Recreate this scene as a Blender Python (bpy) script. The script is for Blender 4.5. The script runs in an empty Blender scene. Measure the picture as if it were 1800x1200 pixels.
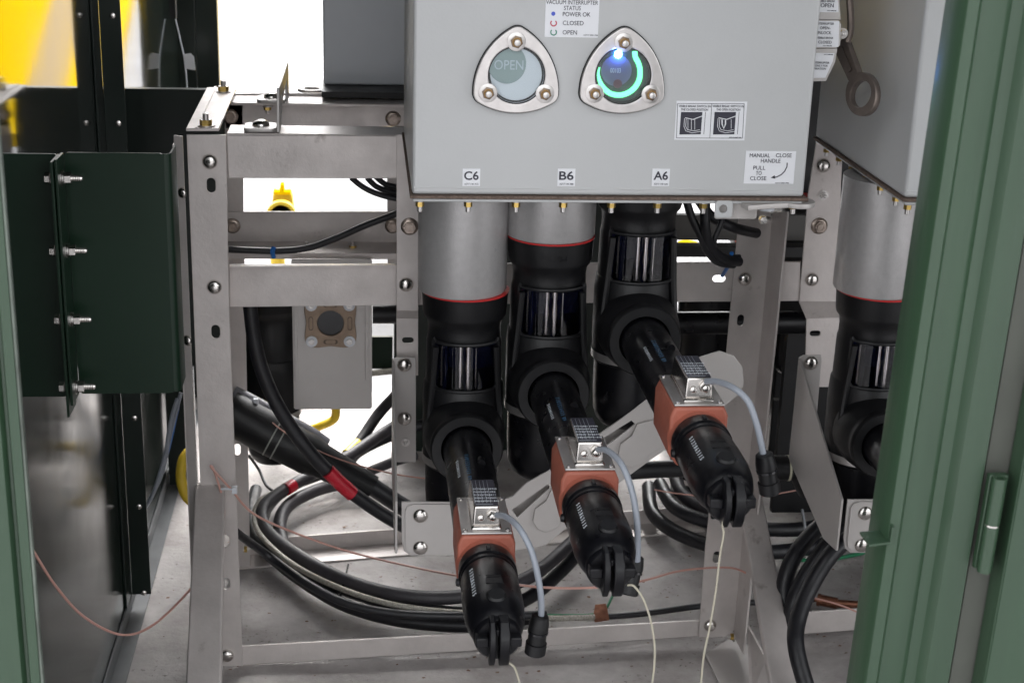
import bpy, bmesh, math, random
from mathutils import Vector, Matrix
random.seed(7)
SC = bpy.context.scene
COL = SC.collection
PI = math.pi

# ------------------------------------------------------------------ camera
F = 2665.0; H = 1.52
def nrm(v): return Vector(v).normalized()
cy_ = nrm((637-900, 907, -F))
cz_ = -nrm((660-900, -7900, -F)); cz_ = (cz_ - cy_*cz_.dot(cy_)).normalized()
cx_ = cy_.cross(cz_)
RW = Matrix((cx_, cy_, cz_))            # rows: world axes in camera space -> maps camera to world
cam = bpy.data.cameras.new('camera'); co = bpy.data.objects.new('camera', cam); COL.objects.link(co)
cam.sensor_width = 36; cam.lens = F/1800*36; cam.clip_start = .02; cam.clip_end = 400
co.matrix_world = Matrix.Translation((0, 0, H)) @ RW.to_4x4()
SC.camera = co
cam.dof.use_dof = True; cam.dof.focus_distance = 2.25; cam.dof.aperture_fstop = 11
def ray(px, py): return RW @ Vector((px-900, 600-py, -F))
def P(px, py, d):
    r = ray(px, py); return r*(d/r.y) + Vector((0, 0, H))
def G(px, py, z=0.0):
    r = ray(px, py); return r*((z-H)/r.z) + Vector((0, 0, H))

# ------------------------------------------------------------------ light
SUN_EL, SUN_AZ = math.radians(74), math.radians(8)      # high sun behind the enclosure
w = bpy.data.worlds.new('World'); SC.world = w; w.use_nodes = True
nt = w.node_tree; nt.nodes.clear()
sky = nt.nodes.new('ShaderNodeTexSky'); sky.sky_type = 'NISHITA'; sky.sun_disc = False
sky.sun_elevation = math.radians(50); sky.sun_rotation = SUN_AZ; sky.dust_density = 4; sky.ozone_density = 1
hs = nt.nodes.new('ShaderNodeHueSaturation'); hs.inputs['Saturation'].default_value = .08
bg = nt.nodes.new('ShaderNodeBackground'); bg.inputs['Strength'].default_value = .15
wo = nt.nodes.new('ShaderNodeOutputWorld')
nt.links.new(sky.outputs[0], hs.inputs['Color']); nt.links.new(hs.outputs[0], bg.inputs['Color']); nt.links.new(bg.outputs[0], wo.inputs['Surface'])
sl = bpy.data.lights.new('sun', 'SUN'); sl.energy = 1.3; sl.angle = math.radians(14); sl.color = (1, .965, .93)
so = bpy.data.objects.new('sun', sl); COL.objects.link(so)
sd = Vector((math.sin(SUN_AZ)*math.cos(SUN_EL), math.cos(SUN_AZ)*math.cos(SUN_EL), math.sin(SUN_EL)))
so.rotation_euler = sd.to_track_quat('Z', 'Y').to_euler()
SC.view_settings.view_transform = 'Standard'; SC.view_settings.look = 'None'
SC.view_settings.gamma = 1; SC.view_settings.exposure = 2.2
SC.view_settings.use_curve_mapping = False
SC.cycles.max_bounces = 8; SC.cycles.transparent_max_bounces = 12

# ------------------------------------------------------------------ materials
def mat(name, col, rough=.5, metal=0., var=.0, vscale=8., bump=0., bscale=60., coat=0., coat_r=.05, spec=.5, emit=None, es=0., ior=1.5, stretch=None, rvar=0., streak=0., dirt=None, dscale=5., dthr=.6):
    m = bpy.data.materials.new(name); m.use_nodes = True
    t = m.node_tree; b = t.nodes['Principled BSDF']
    b.inputs['Base Color'].default_value = (*col, 1); b.inputs['Roughness'].default_value = rough
    b.inputs['Metallic'].default_value = metal; b.inputs['IOR'].default_value = ior
    b.inputs['Specular IOR Level'].default_value = spec
    b.inputs['Coat Weight'].default_value = coat; b.inputs['Coat Roughness'].default_value = coat_r
    if emit: b.inputs['Emission Color'].default_value = (*emit, 1); b.inputs['Emission Strength'].default_value = es
    g = t.nodes.new('ShaderNodeNewGeometry')
    mp = t.nodes.new('ShaderNodeMapping'); t.links.new(g.outputs['Position'], mp.inputs['Vector'])
    if stretch: mp.inputs['Scale'].default_value = stretch
    def noise(sc, det=5, rg=.6):
        n = t.nodes.new('ShaderNodeTexNoise'); n.inputs['Scale'].default_value = sc; n.inputs['Detail'].default_value = det
        n.inputs['Roughness'].default_value = rg; t.links.new(mp.outputs[0], n.inputs['Vector']); return n
    last = None
    if var:
        n = noise(vscale); r = t.nodes.new('ShaderNodeMapRange')
        r.inputs['From Min'].default_value = .3; r.inputs['From Max'].default_value = .7
        r.inputs['To Min'].default_value = 1-var; r.inputs['To Max'].default_value = 1+var
        t.links.new(n.outputs['Fac'], r.inputs['Value'])
        mx = t.nodes.new('ShaderNodeVectorMath'); mx.operation = 'SCALE'; mx.inputs[0].default_value = col
        t.links.new(r.outputs[0], mx.inputs['Scale']); last = mx.outputs[0]
    if dirt:
        n = noise(dscale, 8, .7); r = t.nodes.new('ShaderNodeMapRange')
        r.inputs['From Min'].default_value = dthr; r.inputs['From Max'].default_value = dthr+.1
        t.links.new(n.outputs['Fac'], r.inputs['Value'])
        mm = t.nodes.new('ShaderNodeMix'); mm.data_type = 'RGBA'
        t.links.new(r.outputs[0], mm.inputs['Factor'])
        if last: t.links.new(last, mm.inputs['A'])
        else: mm.inputs['A'].default_value = (*col, 1)
        mm.inputs['B'].default_value = (*dirt, 1); last = mm.outputs['Result']
    if last: t.links.new(last, b.inputs['Base Color'])
    if rvar:
        n = noise(vscale*2.3); r = t.nodes.new('ShaderNodeMapRange')
        r.inputs['From Min'].default_value = .3; r.inputs['From Max'].default_value = .7
        r.inputs['To Min'].default_value = max(0.02, rough-rvar); r.inputs['To Max'].default_value = rough+rvar
        t.links.new(n.outputs['Fac'], r.inputs['Value']); t.links.new(r.outputs[0], b.inputs['Roughness'])
    if bump:
        n = noise(bscale, 3); bp = t.nodes.new('ShaderNodeBump'); bp.inputs['Strength'].default_value = bump
        bp.inputs['Distance'].default_value = .002
        t.links.new(n.outputs['Fac'], bp.inputs['Height']); t.links.new(bp.outputs[0], b.inputs['Normal'])
    return m
STEEL = mat('mill_steel', (.58, .535, .515), .42, .3, var=.14, vscale=9, bump=.2, bscale=140, rvar=.1, dirt=(.36, .32, .30), dscale=13, dthr=.62)
STEEL2 = mat('plate_steel', (.50, .475, .46), .45, .35, var=.06, vscale=6, bump=.05, bscale=90, rvar=.06)
SHINY = mat('polished_steel', (.66, .63, .60), .2, 1., var=.08, vscale=30, bump=.05, bscale=60)
SATIN = mat('satin_steel', (.60, .575, .56), .33, .85, var=.1, vscale=40, bump=.08, bscale=200)
BRASS = mat('brass', (.60, .42, .13), .3, .9, var=.15, vscale=60)
COPPER = mat('copper', (.34, .15, .095), .4, .8, var=.25, vscale=80)
GREY = mat('grey_paint', (.48, .487, .49), .38, 0, var=.035, vscale=3.5, bump=.09, bscale=190, rvar=.07, dirt=(.435,.442,.445), dscale=2.6, dthr=.60, spec=.45, coat=.12, coat_r=.12)
GREYD = mat('grey_paint_rear', (.50, .52, .55), .4, 0, var=.05, vscale=5, bump=.03, bscale=300)
BUSH = mat('grey_epoxy', (.48, .47, .47), .36, .45, var=.06, vscale=90, bump=.22, bscale=380, rvar=.08, dirt=(.38,.375,.38), dscale=45, dthr=.66)
RUB = mat('black_rubber', (.0055, .0055, .0065), .45, 0, spec=.4, dirt=(.011,.0105,.0105), dscale=11, dthr=.6, var=.2, vscale=12, bump=.12, bscale=220, rvar=.07)
RUBG = mat('gloss_black_rubber', (.0035, .0035, .005), .33, 0, spec=.3, dirt=(.011,.0105,.011), dscale=16, dthr=.57, var=.2, vscale=20, bump=.06, bscale=110, rvar=.08)
CABLE = mat('cable_jacket', (.012, .012, .015), .45, 0, var=.3, vscale=25, bump=.22, bscale=70, rvar=.1)
CABLED = mat('dusty_cable_jacket', (.04, .037, .042), .52, 0, var=.3, vscale=25, bump=.25, bscale=70)
GLOSSB = mat('black_plastic', (.012, .012, .014), .15, 0)
RED = mat('red_seal', (.55, .03, .03), .4)
REDTAPE = mat('red_tape', (.50, .012, .03), .35)
YTAPE = mat('yellow_tape', (.72, .58, .03), .4)
WHITE = mat('white_label', (.74, .75, .78), .45)
WHITEP = mat('white_plastic', (.62, .64, .68), .35)
INK = mat('black_ink', (.03, .03, .045), .5)
INKB = mat('blue_ink', (.07, .11, .55), .5); INKR = mat('red_ink', (.5, .04, .08), .5); INKG = mat('green_ink', (.03, .22, .14), .5)
PRINT = mat('white_print', (.62, .66, .70), .5); PRINTB = mat('blue_print', (.04, .12, .22), .5)
ORANGE = mat('terracotta_epoxy', (.38, .115, .075), .55, 0, var=.12, dirt=(.40,.17,.12), dscale=22, dthr=.58, vscale=25, bump=.1, bscale=160)
LEAD = mat('grey_blue_lead', (.29, .315, .36), .4)
CORD = mat('cream_cord', (.42, .39, .31), .8, bump=.5, bscale=900)
PINK = mat('pink_wire', (.55, .30, .25), .45)
BLUE = mat('blue_plastic', (.02, .17, .55), .4)
LBLUE = mat('light_blue_plastic', (.16, .40, .72), .4)
GASKET = mat('cork_gasket', (.14, .10, .08), .9, 0, var=.5, vscale=260, bump=.5, bscale=500)
GREEN = mat('green_paint', (.028, .060, .032), .42, 0, stretch=(5, 5, .5), var=.13, vscale=5, bump=.1, bscale=50, rvar=.1, coat=.25, coat_r=.2, dirt=(.048,.085,.058), dscale=14, dthr=.66)
CHIP = mat('chipped_edge', (.12, .14, .12), .6, .2, var=.35, vscale=30)
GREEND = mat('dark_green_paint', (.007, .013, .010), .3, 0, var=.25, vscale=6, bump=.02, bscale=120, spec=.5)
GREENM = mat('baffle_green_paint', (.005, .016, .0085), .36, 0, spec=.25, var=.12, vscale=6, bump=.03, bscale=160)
WALLG = mat('gloss_wall_paint', (.006, .011, .008), .06, 0, spec=.5, ior=1.57, rvar=.02, vscale=3, var=.2, bump=.012, bscale=25)
YELP = mat('yellow_paint', (.85, .56, .003), .8, spec=.0)
YELH = mat('yellow_hose', (.70, .48, .03), .5)
BROWN = mat('bronze_casting', (.30, .22, .16), .5, .35, var=.2, vscale=40, bump=.2, bscale=120)
BROWND = mat('dark_bronze', (.10, .07, .05), .6)
NAVY = mat('navy_backing', (.006, .008, .03), .2)
BLADE = mat('switch_blade', (.80, .70, .56), .2, .92)
GREENW = mat('green_wire', (.02, .20, .09), .4)
BRAID = mat('braided_wire', (.36, .34, .30), .5, .5, var=.4, vscale=300, bump=.8, bscale=500)
PALEG = mat('indicator_green', (.33, .40, .385), .4); DISKW = mat('indicator_white', (.80, .80, .83), .35)
HEXD = mat('shaded_nut', (.20, .15, .11), .35, .9)
RINGD = mat('amber_ring', (.30, .17, .05), .4, .3)
LEAF = mat('dry_leaf', (.16, .085, .05), .8, var=.4, vscale=60)
def emat(name, col, s):
    m = mat(name, (0, 0, 0), .5, emit=col, es=s); return m
LEDG = emat('green_led', (.09, .75, .23), 1.0); LEDB = emat('blue_led', (.05, .25, 1.), 30)
def glass(name, tint, refl=.5, rough=.03):
    m = bpy.data.materials.new(name); m.use_nodes = True; t = m.node_tree; t.nodes.clear()
    o = t.nodes.new('ShaderNodeOutputMaterial'); mx = t.nodes.new('ShaderNodeMixShader')
    tr = t.nodes.new('ShaderNodeBsdfTransparent'); tr.inputs[0].default_value = (*tint, 1)
    gl = t.nodes.new('ShaderNodeBsdfGlossy'); gl.inputs['Roughness'].default_value = rough
    fr = t.nodes.new('ShaderNodeFresnel'); fr.inputs['IOR'].default_value = refl
    t.links.new(fr.outputs[0], mx.inputs[0]); t.links.new(tr.outputs[0], mx.inputs[1]); t.links.new(gl.outputs[0], mx.inputs[2])
    t.links.new(mx.outputs[0], o.inputs[0]); return m
GLASS = glass('clear_glass', (.93, .96, .97), 1.4)
GLASSD = glass('smoked_window', (.85, .88, 1.), 1.4)

def concrete(name, c1, c2, sc):
    m = mat(name, c1, .75, 0, bump=.8, bscale=90); t = m.node_tree; b = t.nodes['Principled BSDF']
    g = t.nodes.new('ShaderNodeNewGeometry')
    def nz(s, d=8, r=.65):
        n = t.nodes.new('ShaderNodeTexNoise'); n.inputs['Scale'].default_value = s; n.inputs['Detail'].default_value = d; n.inputs['Roughness'].default_value = r
        t.links.new(g.outputs['Position'], n.inputs['Vector']); return n
    a = nz(sc); r = t.nodes.new('ShaderNodeValToRGB'); r.color_ramp.elements[0].position = .33; r.color_ramp.elements[1].position = .68
    r.color_ramp.elements[0].color = (*c2, 1); r.color_ramp.elements[1].color = (*c1, 1); t.links.new(a.outputs['Fac'], r.inputs[0])
    s = nz(95, 4); r2 = t.nodes.new('ShaderNodeMapRange'); r2.inputs['From Min'].default_value = .60; r2.inputs['From Max'].default_value = .66
    t.links.new(s.outputs['Fac'], r2.inputs['Value'])
    s3 = nz(7, 4); r3 = t.nodes.new('ShaderNodeMapRange'); r3.inputs['From Min'].default_value = .5; r3.inputs['From Max'].default_value = .62
    t.links.new(s3.outputs['Fac'], r3.inputs['Value'])
    mu = t.nodes.new('ShaderNodeMath'); mu.operation = 'MULTIPLY'; t.links.new(r2.outputs[0], mu.inputs[0]); t.links.new(r3.outputs[0], mu.inputs[1])
    mm = t.nodes.new('ShaderNodeMix'); mm.data_type = 'RGBA'; t.links.new(mu.outputs[0], mm.inputs['Factor']); t.links.new(r.outputs[0], mm.inputs['A'])
    mm.inputs['B'].default_value = (.07, .055, .045, 1); t.links.new(mm.outputs['Result'], b.inputs['Base Color'])
    return m
CONC = concrete('concrete_pad', (.50, .475, .465), (.27, .245, .235), 6)
GROUND = concrete('pale_ground', (.26, .26, .27), (.19, .19, .20), 1.6)

# ------------------------------------------------------------------ mesh helpers
class MB:
    def __init__(s): s.b = bmesh.new()
    def quadbox(s, a, b_):
        """a, b_: two loops of 4 points (front, back)"""
        va = [s.b.verts.new(p) for p in a]; vb = [s.b.verts.new(p) for p in b_]
        n = len(va); s.b.faces.new(va); s.b.faces.new(vb[::-1])
        for i in range(n): s.b.faces.new((va[i], vb[i], vb[(i+1) % n], va[(i+1) % n]))
        return s
    def box(s, x0, y0, z0, x1, y1, z1):
        return s.quadbox([(x0, y0, z0), (x1, y0, z0), (x1, y0, z1), (x0, y0, z1)], [(x0, y1, z0), (x1, y1, z0), (x1, y1, z1), (x0, y1, z1)])
    def prism(s, pts, vec):
        v = Vector(vec); return s.quadbox([Vector(p) for p in pts], [Vector(p)+v for p in pts])
    def lathe(s, o, ax, prof, n=32, cap=True):
        o = Vector(o); ax = Vector(ax).normalized()
        u = ax.orthogonal().normalized(); v = ax.cross(u); rings = []
        for h, r in prof:
            if r < 1e-6: rings.append([s.b.verts.new(o+ax*h)])
            else: rings.append([s.b.verts.new(o+ax*h+(u*math.cos(2*PI*i/n)+v*math.sin(2*PI*i/n))*r) for i in range(n)])
        for a, c in zip(rings, rings[1:]):
            for i in range(n):
                j = (i+1) % n
                if len(a) == 1 and len(c) == 1: continue
                if len(a) == 1: s.b.faces.new((a[0], c[j], c[i]))
                elif len(c) == 1: s.b.faces.new((a[i], a[j], c[0]))
                else: s.b.faces.new((a[i], a[j], c[j], c[i]))
        if cap:
            if len(rings[0]) > 1: s.b.faces.new(rings[0][::-1])
            if len(rings[-1]) > 1: s.b.faces.new(rings[-1])
        return s
    def cyl(s, a, b_, r, r2=None, n=20):
        a = Vector(a); b_ = Vector(b_); return s.lathe(a, b_-a, [(0, r), ((b_-a).length, r2 if r2 is not None else r)], n)
    def tube(s, pts, r, n=12, sub=8, closed=False):
        pts = spline([Vector(p) for p in pts], sub, closed)
        m = len(pts); rings = []; pu = None
        for i, p in enumerate(pts):
            t = (pts[(i+1) % m] - pts[i-1]) if closed else (pts[min(i+1, m-1)] - pts[max(i-1, 0)])
            if t.length < 1e-9: t = Vector((0, 0, 1))
            t.normalize()
            u = t.orthogonal().normalized() if pu is None else (pu - t*pu.dot(t)).normalized()
            pu = u; v = t.cross(u); rr = r(i/(m-1)) if callable(r) else r
            rings.append([s.b.verts.new(p+(u*math.cos(2*PI*k/n)+v*math.sin(2*PI*k/n))*rr) for k in range(n)])
        for i in range(m if closed else m-1):
            a, c = rings[i], rings[(i+1) % m]
            for k in range(n): s.b.faces.new((a[k], a[(k+1) % n], c[(k+1) % n], c[k]))
        if not closed: s.b.faces.new(rings[0][::-1]); s.b.faces.new(rings[-1])
        return s
    def add(s, me, M=None):
        k = len(s.b.verts); s.b.from_mesh(me); s.b.verts.ensure_lookup_table()
        if M is not None:
            for v in s.b.verts[k:]: v.co = M @ v.co
        return s
    def build(s, name, m, parent=None, bev=0., ang=38, seg=2, recalc=True):
        b = s.b
        if recalc: bmesh.ops.recalc_face_normals(b, faces=b.faces)
        for f in b.faces: f.smooth = True
        for e in b.edges:
            if len(e.link_faces) == 2: e.smooth = e.calc_face_angle(0) < math.radians(ang)
        me = bpy.data.meshes.new(name); b.to_mesh(me); b.free(); me.materials.append(m)
        return ob(name, me, parent, bev, seg)
def ob(name, me, parent=None, bev=0., seg=2):
    o = bpy.data.objects.new(name, me); COL.objects.link(o)
    if parent is not None:
        o.parent = parent
        if not parent.get('_local'): o.matrix_parent_inverse = absloc(parent).inverted()
    if bev:
        md = o.modifiers.new('bevel', 'BEVEL'); md.width = bev; md.segments = seg; md.limit_method = 'ANGLE'; md.angle_limit = math.radians(40); md.harden_normals = False
    return o
def absloc(p):
    v = Vector(p.location)
    return Matrix.Translation(v)
def spline(p, sub, closed=False):
    if len(p) < 3: return p
    out = []; m = len(p)
    for i in range(m if closed else m-1):
        if closed: a, b, c, d = p[i-1], p[i], p[(i+1) % m], p[(i+2) % m]
        else: a, b, c, d = p[max(i-1, 0)], p[i], p[i+1], p[min(i+2, m-1)]
        for k in range(sub):
            t = k/sub
            out.append(.5*((2*b)+(c-a)*t+(2*a-5*b+4*c-d)*t*t+(3*b-a-3*c+d)*t**3))
    if not closed: out.append(p[-1])
    return out
def plate_me(outer, holes=(), th=.003, bev=0.):
    """flat outline (u,v) with holes, extruded along w from 0 to th"""
    cu = bpy.data.curves.new('c', 'CURVE'); cu.dimensions = '2D'; cu.fill_mode = 'BOTH'; cu.extrude = th/2-bev; cu.bevel_depth = bev; cu.bevel_resolution = 1; cu.offset = -bev
    for loop in [outer, *holes]:
        sp = cu.splines.new('POLY'); sp.points.add(len(loop)-1)
        for q, pt in zip(sp.points, loop): q.co = (pt[0], pt[1], 0, 1)
        sp.use_cyclic_u = True
    o = bpy.data.objects.new('c', cu); COL.objects.link(o)
    bpy.context.view_layer.update()
    me = bpy.data.meshes.new_from_object(o.evaluated_get(bpy.context.evaluated_depsgraph_get()))
    bpy.data.objects.remove(o); bpy.data.curves.remove(cu)
    return me
def map3(O, U, V):
    O, U, V = Vector(O), Vector(U).normalized(), Vector(V); V = (V-U*V.dot(U)).normalized(); W = U.cross(V)
    return Matrix(((U.x, V.x, W.x, O.x), (U.y, V.y, W.y, O.y), (U.z, V.z, W.z, O.z), (0, 0, 0, 1)))
XZ = lambda y: map3((0, y, 0), (1, 0, 0), (0, 0, 1))       # u->X v->Z, w -> -Y (towards viewer)
def circ(cx, cz, r, n=24, a0=0.): return [(cx+r*math.cos(a0+2*PI*i/n), cz+r*math.sin(a0+2*PI*i/n)) for i in range(n)]
def slot(cx, cz, wd, ht, n=8):
    out = []
    if wd >= ht:
        r = ht/2; k = wd/2-r
        for i in range(n+1): a = -PI/2+PI*i/n; out.append((cx+k+r*math.cos(a), cz+r*math.sin(a)))
        for i in range(n+1): a = PI/2+PI*i/n; out.append((cx-k+r*math.cos(a), cz+r*math.sin(a)))
    else:
        r = wd/2; k = ht/2-r
        for i in range(n+1): a = PI*i/n; out.append((cx+r*math.cos(a), cz+k+r*math.sin(a)))
        for i in range(n+1): a = PI+PI*i/n; out.append((cx+r*math.cos(a), cz-k+r*math.sin(a)))
    return out
def rrect(x0, z0, x1, z1, r, n=5):
    out = []
    for cx, cz, a0 in ((x1-r, z1-r, 0), (x0+r, z1-r, PI/2), (x0+r, z0+r, PI), (x1-r, z0+r, 1.5*PI)):
        for i in range(n+1): a = a0+PI/2*i/n; out.append((cx+r*math.cos(a), cz+r*math.sin(a)))
    return out
def pxz(pts, d): return [(P(x, y, d).x, P(x, y, d).z) for x, y in pts]
def plateY(name, m, parent, pts, d, th=.003, holes=(), bev=.0006):
    """plate in the plane Y=d (front face) given by its outline in pixels"""
    me = plate_me(pts, holes, th, bev)
    return MB().add(me, XZ(d+th/2)).build(name, m, parent, ang=50)
SPC = [1.]
def txt_me(s, size, align='CENTER', sx=1., ext=.0002, bold=0., shear=0.):
    cu = bpy.data.curves.new('t', 'FONT'); cu.body = s; cu.size = size; cu.align_x = align; cu.align_y = 'CENTER'
    cu.extrude = ext; cu.offset = bold; cu.space_character = SPC[0]; cu.shear = shear; cu.resolution_u = 3
    o = bpy.data.objects.new('t', cu); COL.objects.link(o); bpy.context.view_layer.update()
    me = bpy.data.meshes.new_from_object(o.evaluated_get(bpy.context.evaluated_depsgraph_get()))
    bpy.data.objects.remove(o); bpy.data.curves.remove(cu)
    if sx != 1:
        for v in me.vertices: v.co.x *= sx
    return me
def empty(name, loc, label, cat, group=None, kind=None, local=False):
    o = bpy.data.objects.new(name, None); COL.objects.link(o); o.location = loc
    o['label'] = label; o['category'] = cat
    if group: o['group'] = group
    if kind: o['kind'] = kind
    if local: o['_local'] = 1
    return o
def tag(o, label, cat, group=None, kind=None):
    o['label'] = label; o['category'] = cat
    if group: o['group'] = group
    if kind: o['kind'] = kind
    return o
def struct(o): o['kind'] = 'structure'; return o
def inst(me, name, parent, M, bev=0):
    o = bpy.data.objects.new(name, me); COL.objects.link(o)
    o.parent = parent
    if not parent.get('_local'): o.matrix_parent_inverse = absloc(parent).inverted()
    o.matrix_basis = M
    if bev:
        md = o.modifiers.new('bevel', 'BEVEL'); md.width = bev; md.segments = 2; md.limit_method = 'ANGLE'
    return o
def grab(o):
    me = o.data; bpy.data.objects.remove(o); return me
# hardware meshes: local +Z points out of the surface
DOME = grab(MB().lathe((0, 0, 0), (0, 0, 1), [(0, .0128), (.002, .0128), (.0045, .0117), (.0068, .0092), (.0083, .0055), (.0088, 0)], 28).build('m', SHINY))
def hexprof(r): return [(r*math.cos(PI/3*i), r*math.sin(PI/3*i)) for i in range(6)]
def nut_me(m, r=.009, h=.008, wr=.013, stud=.010, sr=.0045, smat=None):
    b = MB(); b.cyl((0, 0, 0), (0, 0, .002), wr, n=24)
    b.prism([(x, y, .002) for x, y in hexprof(r)], (0, 0, h))
    b.lathe((0, 0, .002+h-.0005), (0, 0, 1), [(0, sr), (stud*.9, sr), (stud, sr*.7)], 14)
    me = grab(b.build('m', m)); me.materials.append(SATIN)
    for p in me.polygons:
        if p.center.z > .0021+h*.98 or p.center.z <= .0021: p.material_index = 1
    return me
NUTB = nut_me(BRASS); NUTS = nut_me(SATIN)
NUTSM = nut_me(BRASS, .0056, .0065, .0062, .008, .0034)
BIGN = grab(MB().lathe((0, 0, 0), (0, 0, 1), [(0, .0155), (.002, .0150), (.0035, .0125), (.004, .0115)], 20).prism([(x, y, .004) for x, y in hexprof(.0105)], (0, 0, .008)).lathe((0, 0, .012), (0, 0, 1), [(0, .0075), (.002, .007), (.002, .005), (-.002, .005), (-.002, 0)], 18).build('m', mat('brownish_nut', (.36, .30, .26), .3, .9, var=.2, vscale=90)))  # brownish steel, darker than the satin nuts
SCREW = grab(MB().lathe((0, 0, 0), (0, 0, 1), [(0, .0032), (.0012, .003), (.002, .0015), (.0021, 0)], 14).build('m', SHINY))
FACE = Matrix.Rotation(PI/2, 4, 'X')        # local Z -> -Y
UP = Matrix.Identity(4); DOWN = Matrix.Rotation(PI, 4, 'X'); RIGHTX = Matrix.Rotation(PI/2, 4, 'Y'); LEFTX = Matrix.Rotation(-PI/2, 4, 'Y')
def fix(me, name, parent, px, py, d, R=FACE, s=1.): return inst(me, name, parent, Matrix.Translation(P(px, py, d)) @ R @ Matrix.Scale(s, 4))

# ------------------------------------------------------------------ setting
XW = G(192, 1200).x
g = MB(); g.quadbox([(-60, -40, -.16), (60, -40, -.16), (60, 120, -.16), (-60, 120, -.16)], [(-60, -40, -.3), (60, -40, -.3), (60, 120, -.3), (-60, 120, -.3)])
struct(g.build('ground', GROUND))
struct(MB().box(-.9, 1.1, -.155, 2.9, 4.05, 0).build('concrete_pad', CONC, bev=.006))

# enclosure: side walls, rear posts, plus an unseen cover added to shade the inside
enc = empty('green_enclosure', (0, 2.6, 0), 'dark green steel enclosure whose glossy side wall surrounds the frame', 'enclosure')
MB().box(XW-.03, 1.42, .801, XW, 4.0, 2.3).build('side_wall', WALLG, enc)
MB().box(XW-.03, 1.42, .003, XW, 4.0, .799).build('side_wall', mat('lower_wall_dulled', (.006, .011, .008), .13, 0, spec=.5, ior=1.33, var=.25, vscale=3, rvar=.04, bump=.02, bscale=25), enc)  # same wall, made less reflective to darken its mirrored floor
MB().box(2.6, 1.42, 0.003, 2.63, 4.0, 2.3).build('side_wall', GREEND, enc)
MB().box(XW-.06, 1.30, 2.302, 2.7, 3.98, 2.34).build('shade_roof', GREEND, enc)  # out of view, added to keep the inside darker than outdoors
# wall stiffener with screws (dark vertical angle) and its foot angle
yS = 2.80
st = MB(); st.box(XW+.0005, yS-.07, .035, XW+.004, yS, 2.29); st.box(XW+.0045, yS-.004, .035, XW+.042, yS, 2.29)
st.build('stiffener', GREEND, enc, bev=.0008)
for py in (28, 217, 735, 891, 1043):
    p = P(190, py, yS-.006); inst(SCREW, 'screw', enc, Matrix.Translation((XW+.028, yS-.0045, p.z)) @ FACE @ Matrix.Scale(1.8, 4))
MB().box(XW+.0005, 1.45, .0035, XW+.032, 3.9, .007).box(XW+.0005, 1.45, .0075, XW+.004, 3.9, .04)  .build('floor_angle', mat('dark_zinc', (.12, .125, .13), .5, .3, var=.3), enc, bev=.0006)
# rear left post and low rear barrier, plus an added dark panel
p1 = P(384, 80, 4.02); pm = P(345, 80, 4.02)
MB().box(XW-.03, 4.002, 0.002, pm.x, 4.06, 2.3).box(pm.x+.001, 4.012, 0.002, p1.x, 4.05, 2.3).build('rear_post', GREEND, enc, bev=.001)
zb = P(300, 157, 3.0).z
MB().box(XW+.006, 3.40, .004, P(345, 800, 3.4).x, 3.42, .62).build('sun_block_panel', GREEND, enc, bev=.0008)  # dark panel added to block sunlight and hide the lit floor
MB().box(XW+.006, 3.0, .45, P(395, 157, 3.0).x, 3.02, zb).build('rear_barrier', GREEND, enc, bev=.0008)

# bolted baffle plates in front of the side wall
dB = 1.985
baf = empty('baffle_plate', P(110, 690, dB), 'green baffle of two plates bolted along an upright flange, between side wall and steel frame', 'baffle')
a = P(110, 268, dB); b_ = P(110, 692, dB); xr = P(297, 480, dB).x; xm = P(120, 480, dB).x; xl = XW+.004; zt, z0 = a.z, b_.z
pp = rrect(xm+.0045, z0, xr, zt, .006); me = plate_me(pp, (), .0025)
MB().add(me, XZ(dB+.00125)).build('panel', GREENM, baf)
# rounded return at right end, towards the frame
rt = [(xr, dB), (xr+.004, dB+.001), (xr+.0075, dB+.004), (xr+.009, dB+.009), (xr+.009, dB+.06)]
rq = rt+[(x-.0022, y+.001) for x, y in rt[::-1]]
MB().prism([(x, y, z0+.002) for x, y in rq], (0, 0, zt-z0-.003)).build('return_edge', GREENM, baf)
MB().add(plate_me(rrect(xl, z0-.004, xm-.0045, zt-.002, .004), (), .0025), XZ(dB+.00125)).build('panel', GREENM, baf)
MB().box(xm-.004, dB-.052, z0-.014, xm-.0006, dB, zt-.002).build('flange', GREENM, baf, bev=.0006)
MB().box(xm+.0006, dB-.046, z0, xm+.004, dB, zt).build('flange', GREENM, baf, bev=.0006)
bolt = MB()
bolt.prism([(x, y, -.016) for x, y in hexprof(.0075)], (0, 0, .006))
bolt.cyl((0, 0, -.006), (0, 0, -.0035), .0095); bolt.cyl((0, 0, .0035), (0, 0, .006), .0105, n=20); bolt.cyl((0, 0, .0065), (0, 0, .0085), .0085)
bolt.prism([(x, y, .009) for x, y in hexprof(.0082)], (0, 0, .008))
bolt.lathe((0, 0, .012), (0, 0, 1), [(0, .0045)]+[(q, .0045 if k % 2 else .0038) for k, q in enumerate([.004+.0011*i for i in range(13)])]+[(.019, .003)], 14)
BOLT = grab(bolt.build('m', SHINY))
for py in (314, 441, 562, 680):
    zz = P(125, py, dB-.028).z
    inst(BOLT, 'bolt', baf, Matrix.Translation((xm, dB-.026, zz)) @ RIGHTX)

# ------------------------------------------------------------------ steel frame
DF = 2.56; DR = 2.97
fr = empty('equipment_frame', G(640, 1150), 'unpainted steel frame of bolted posts, rails and legs standing on the pad', 'frame')
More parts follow.
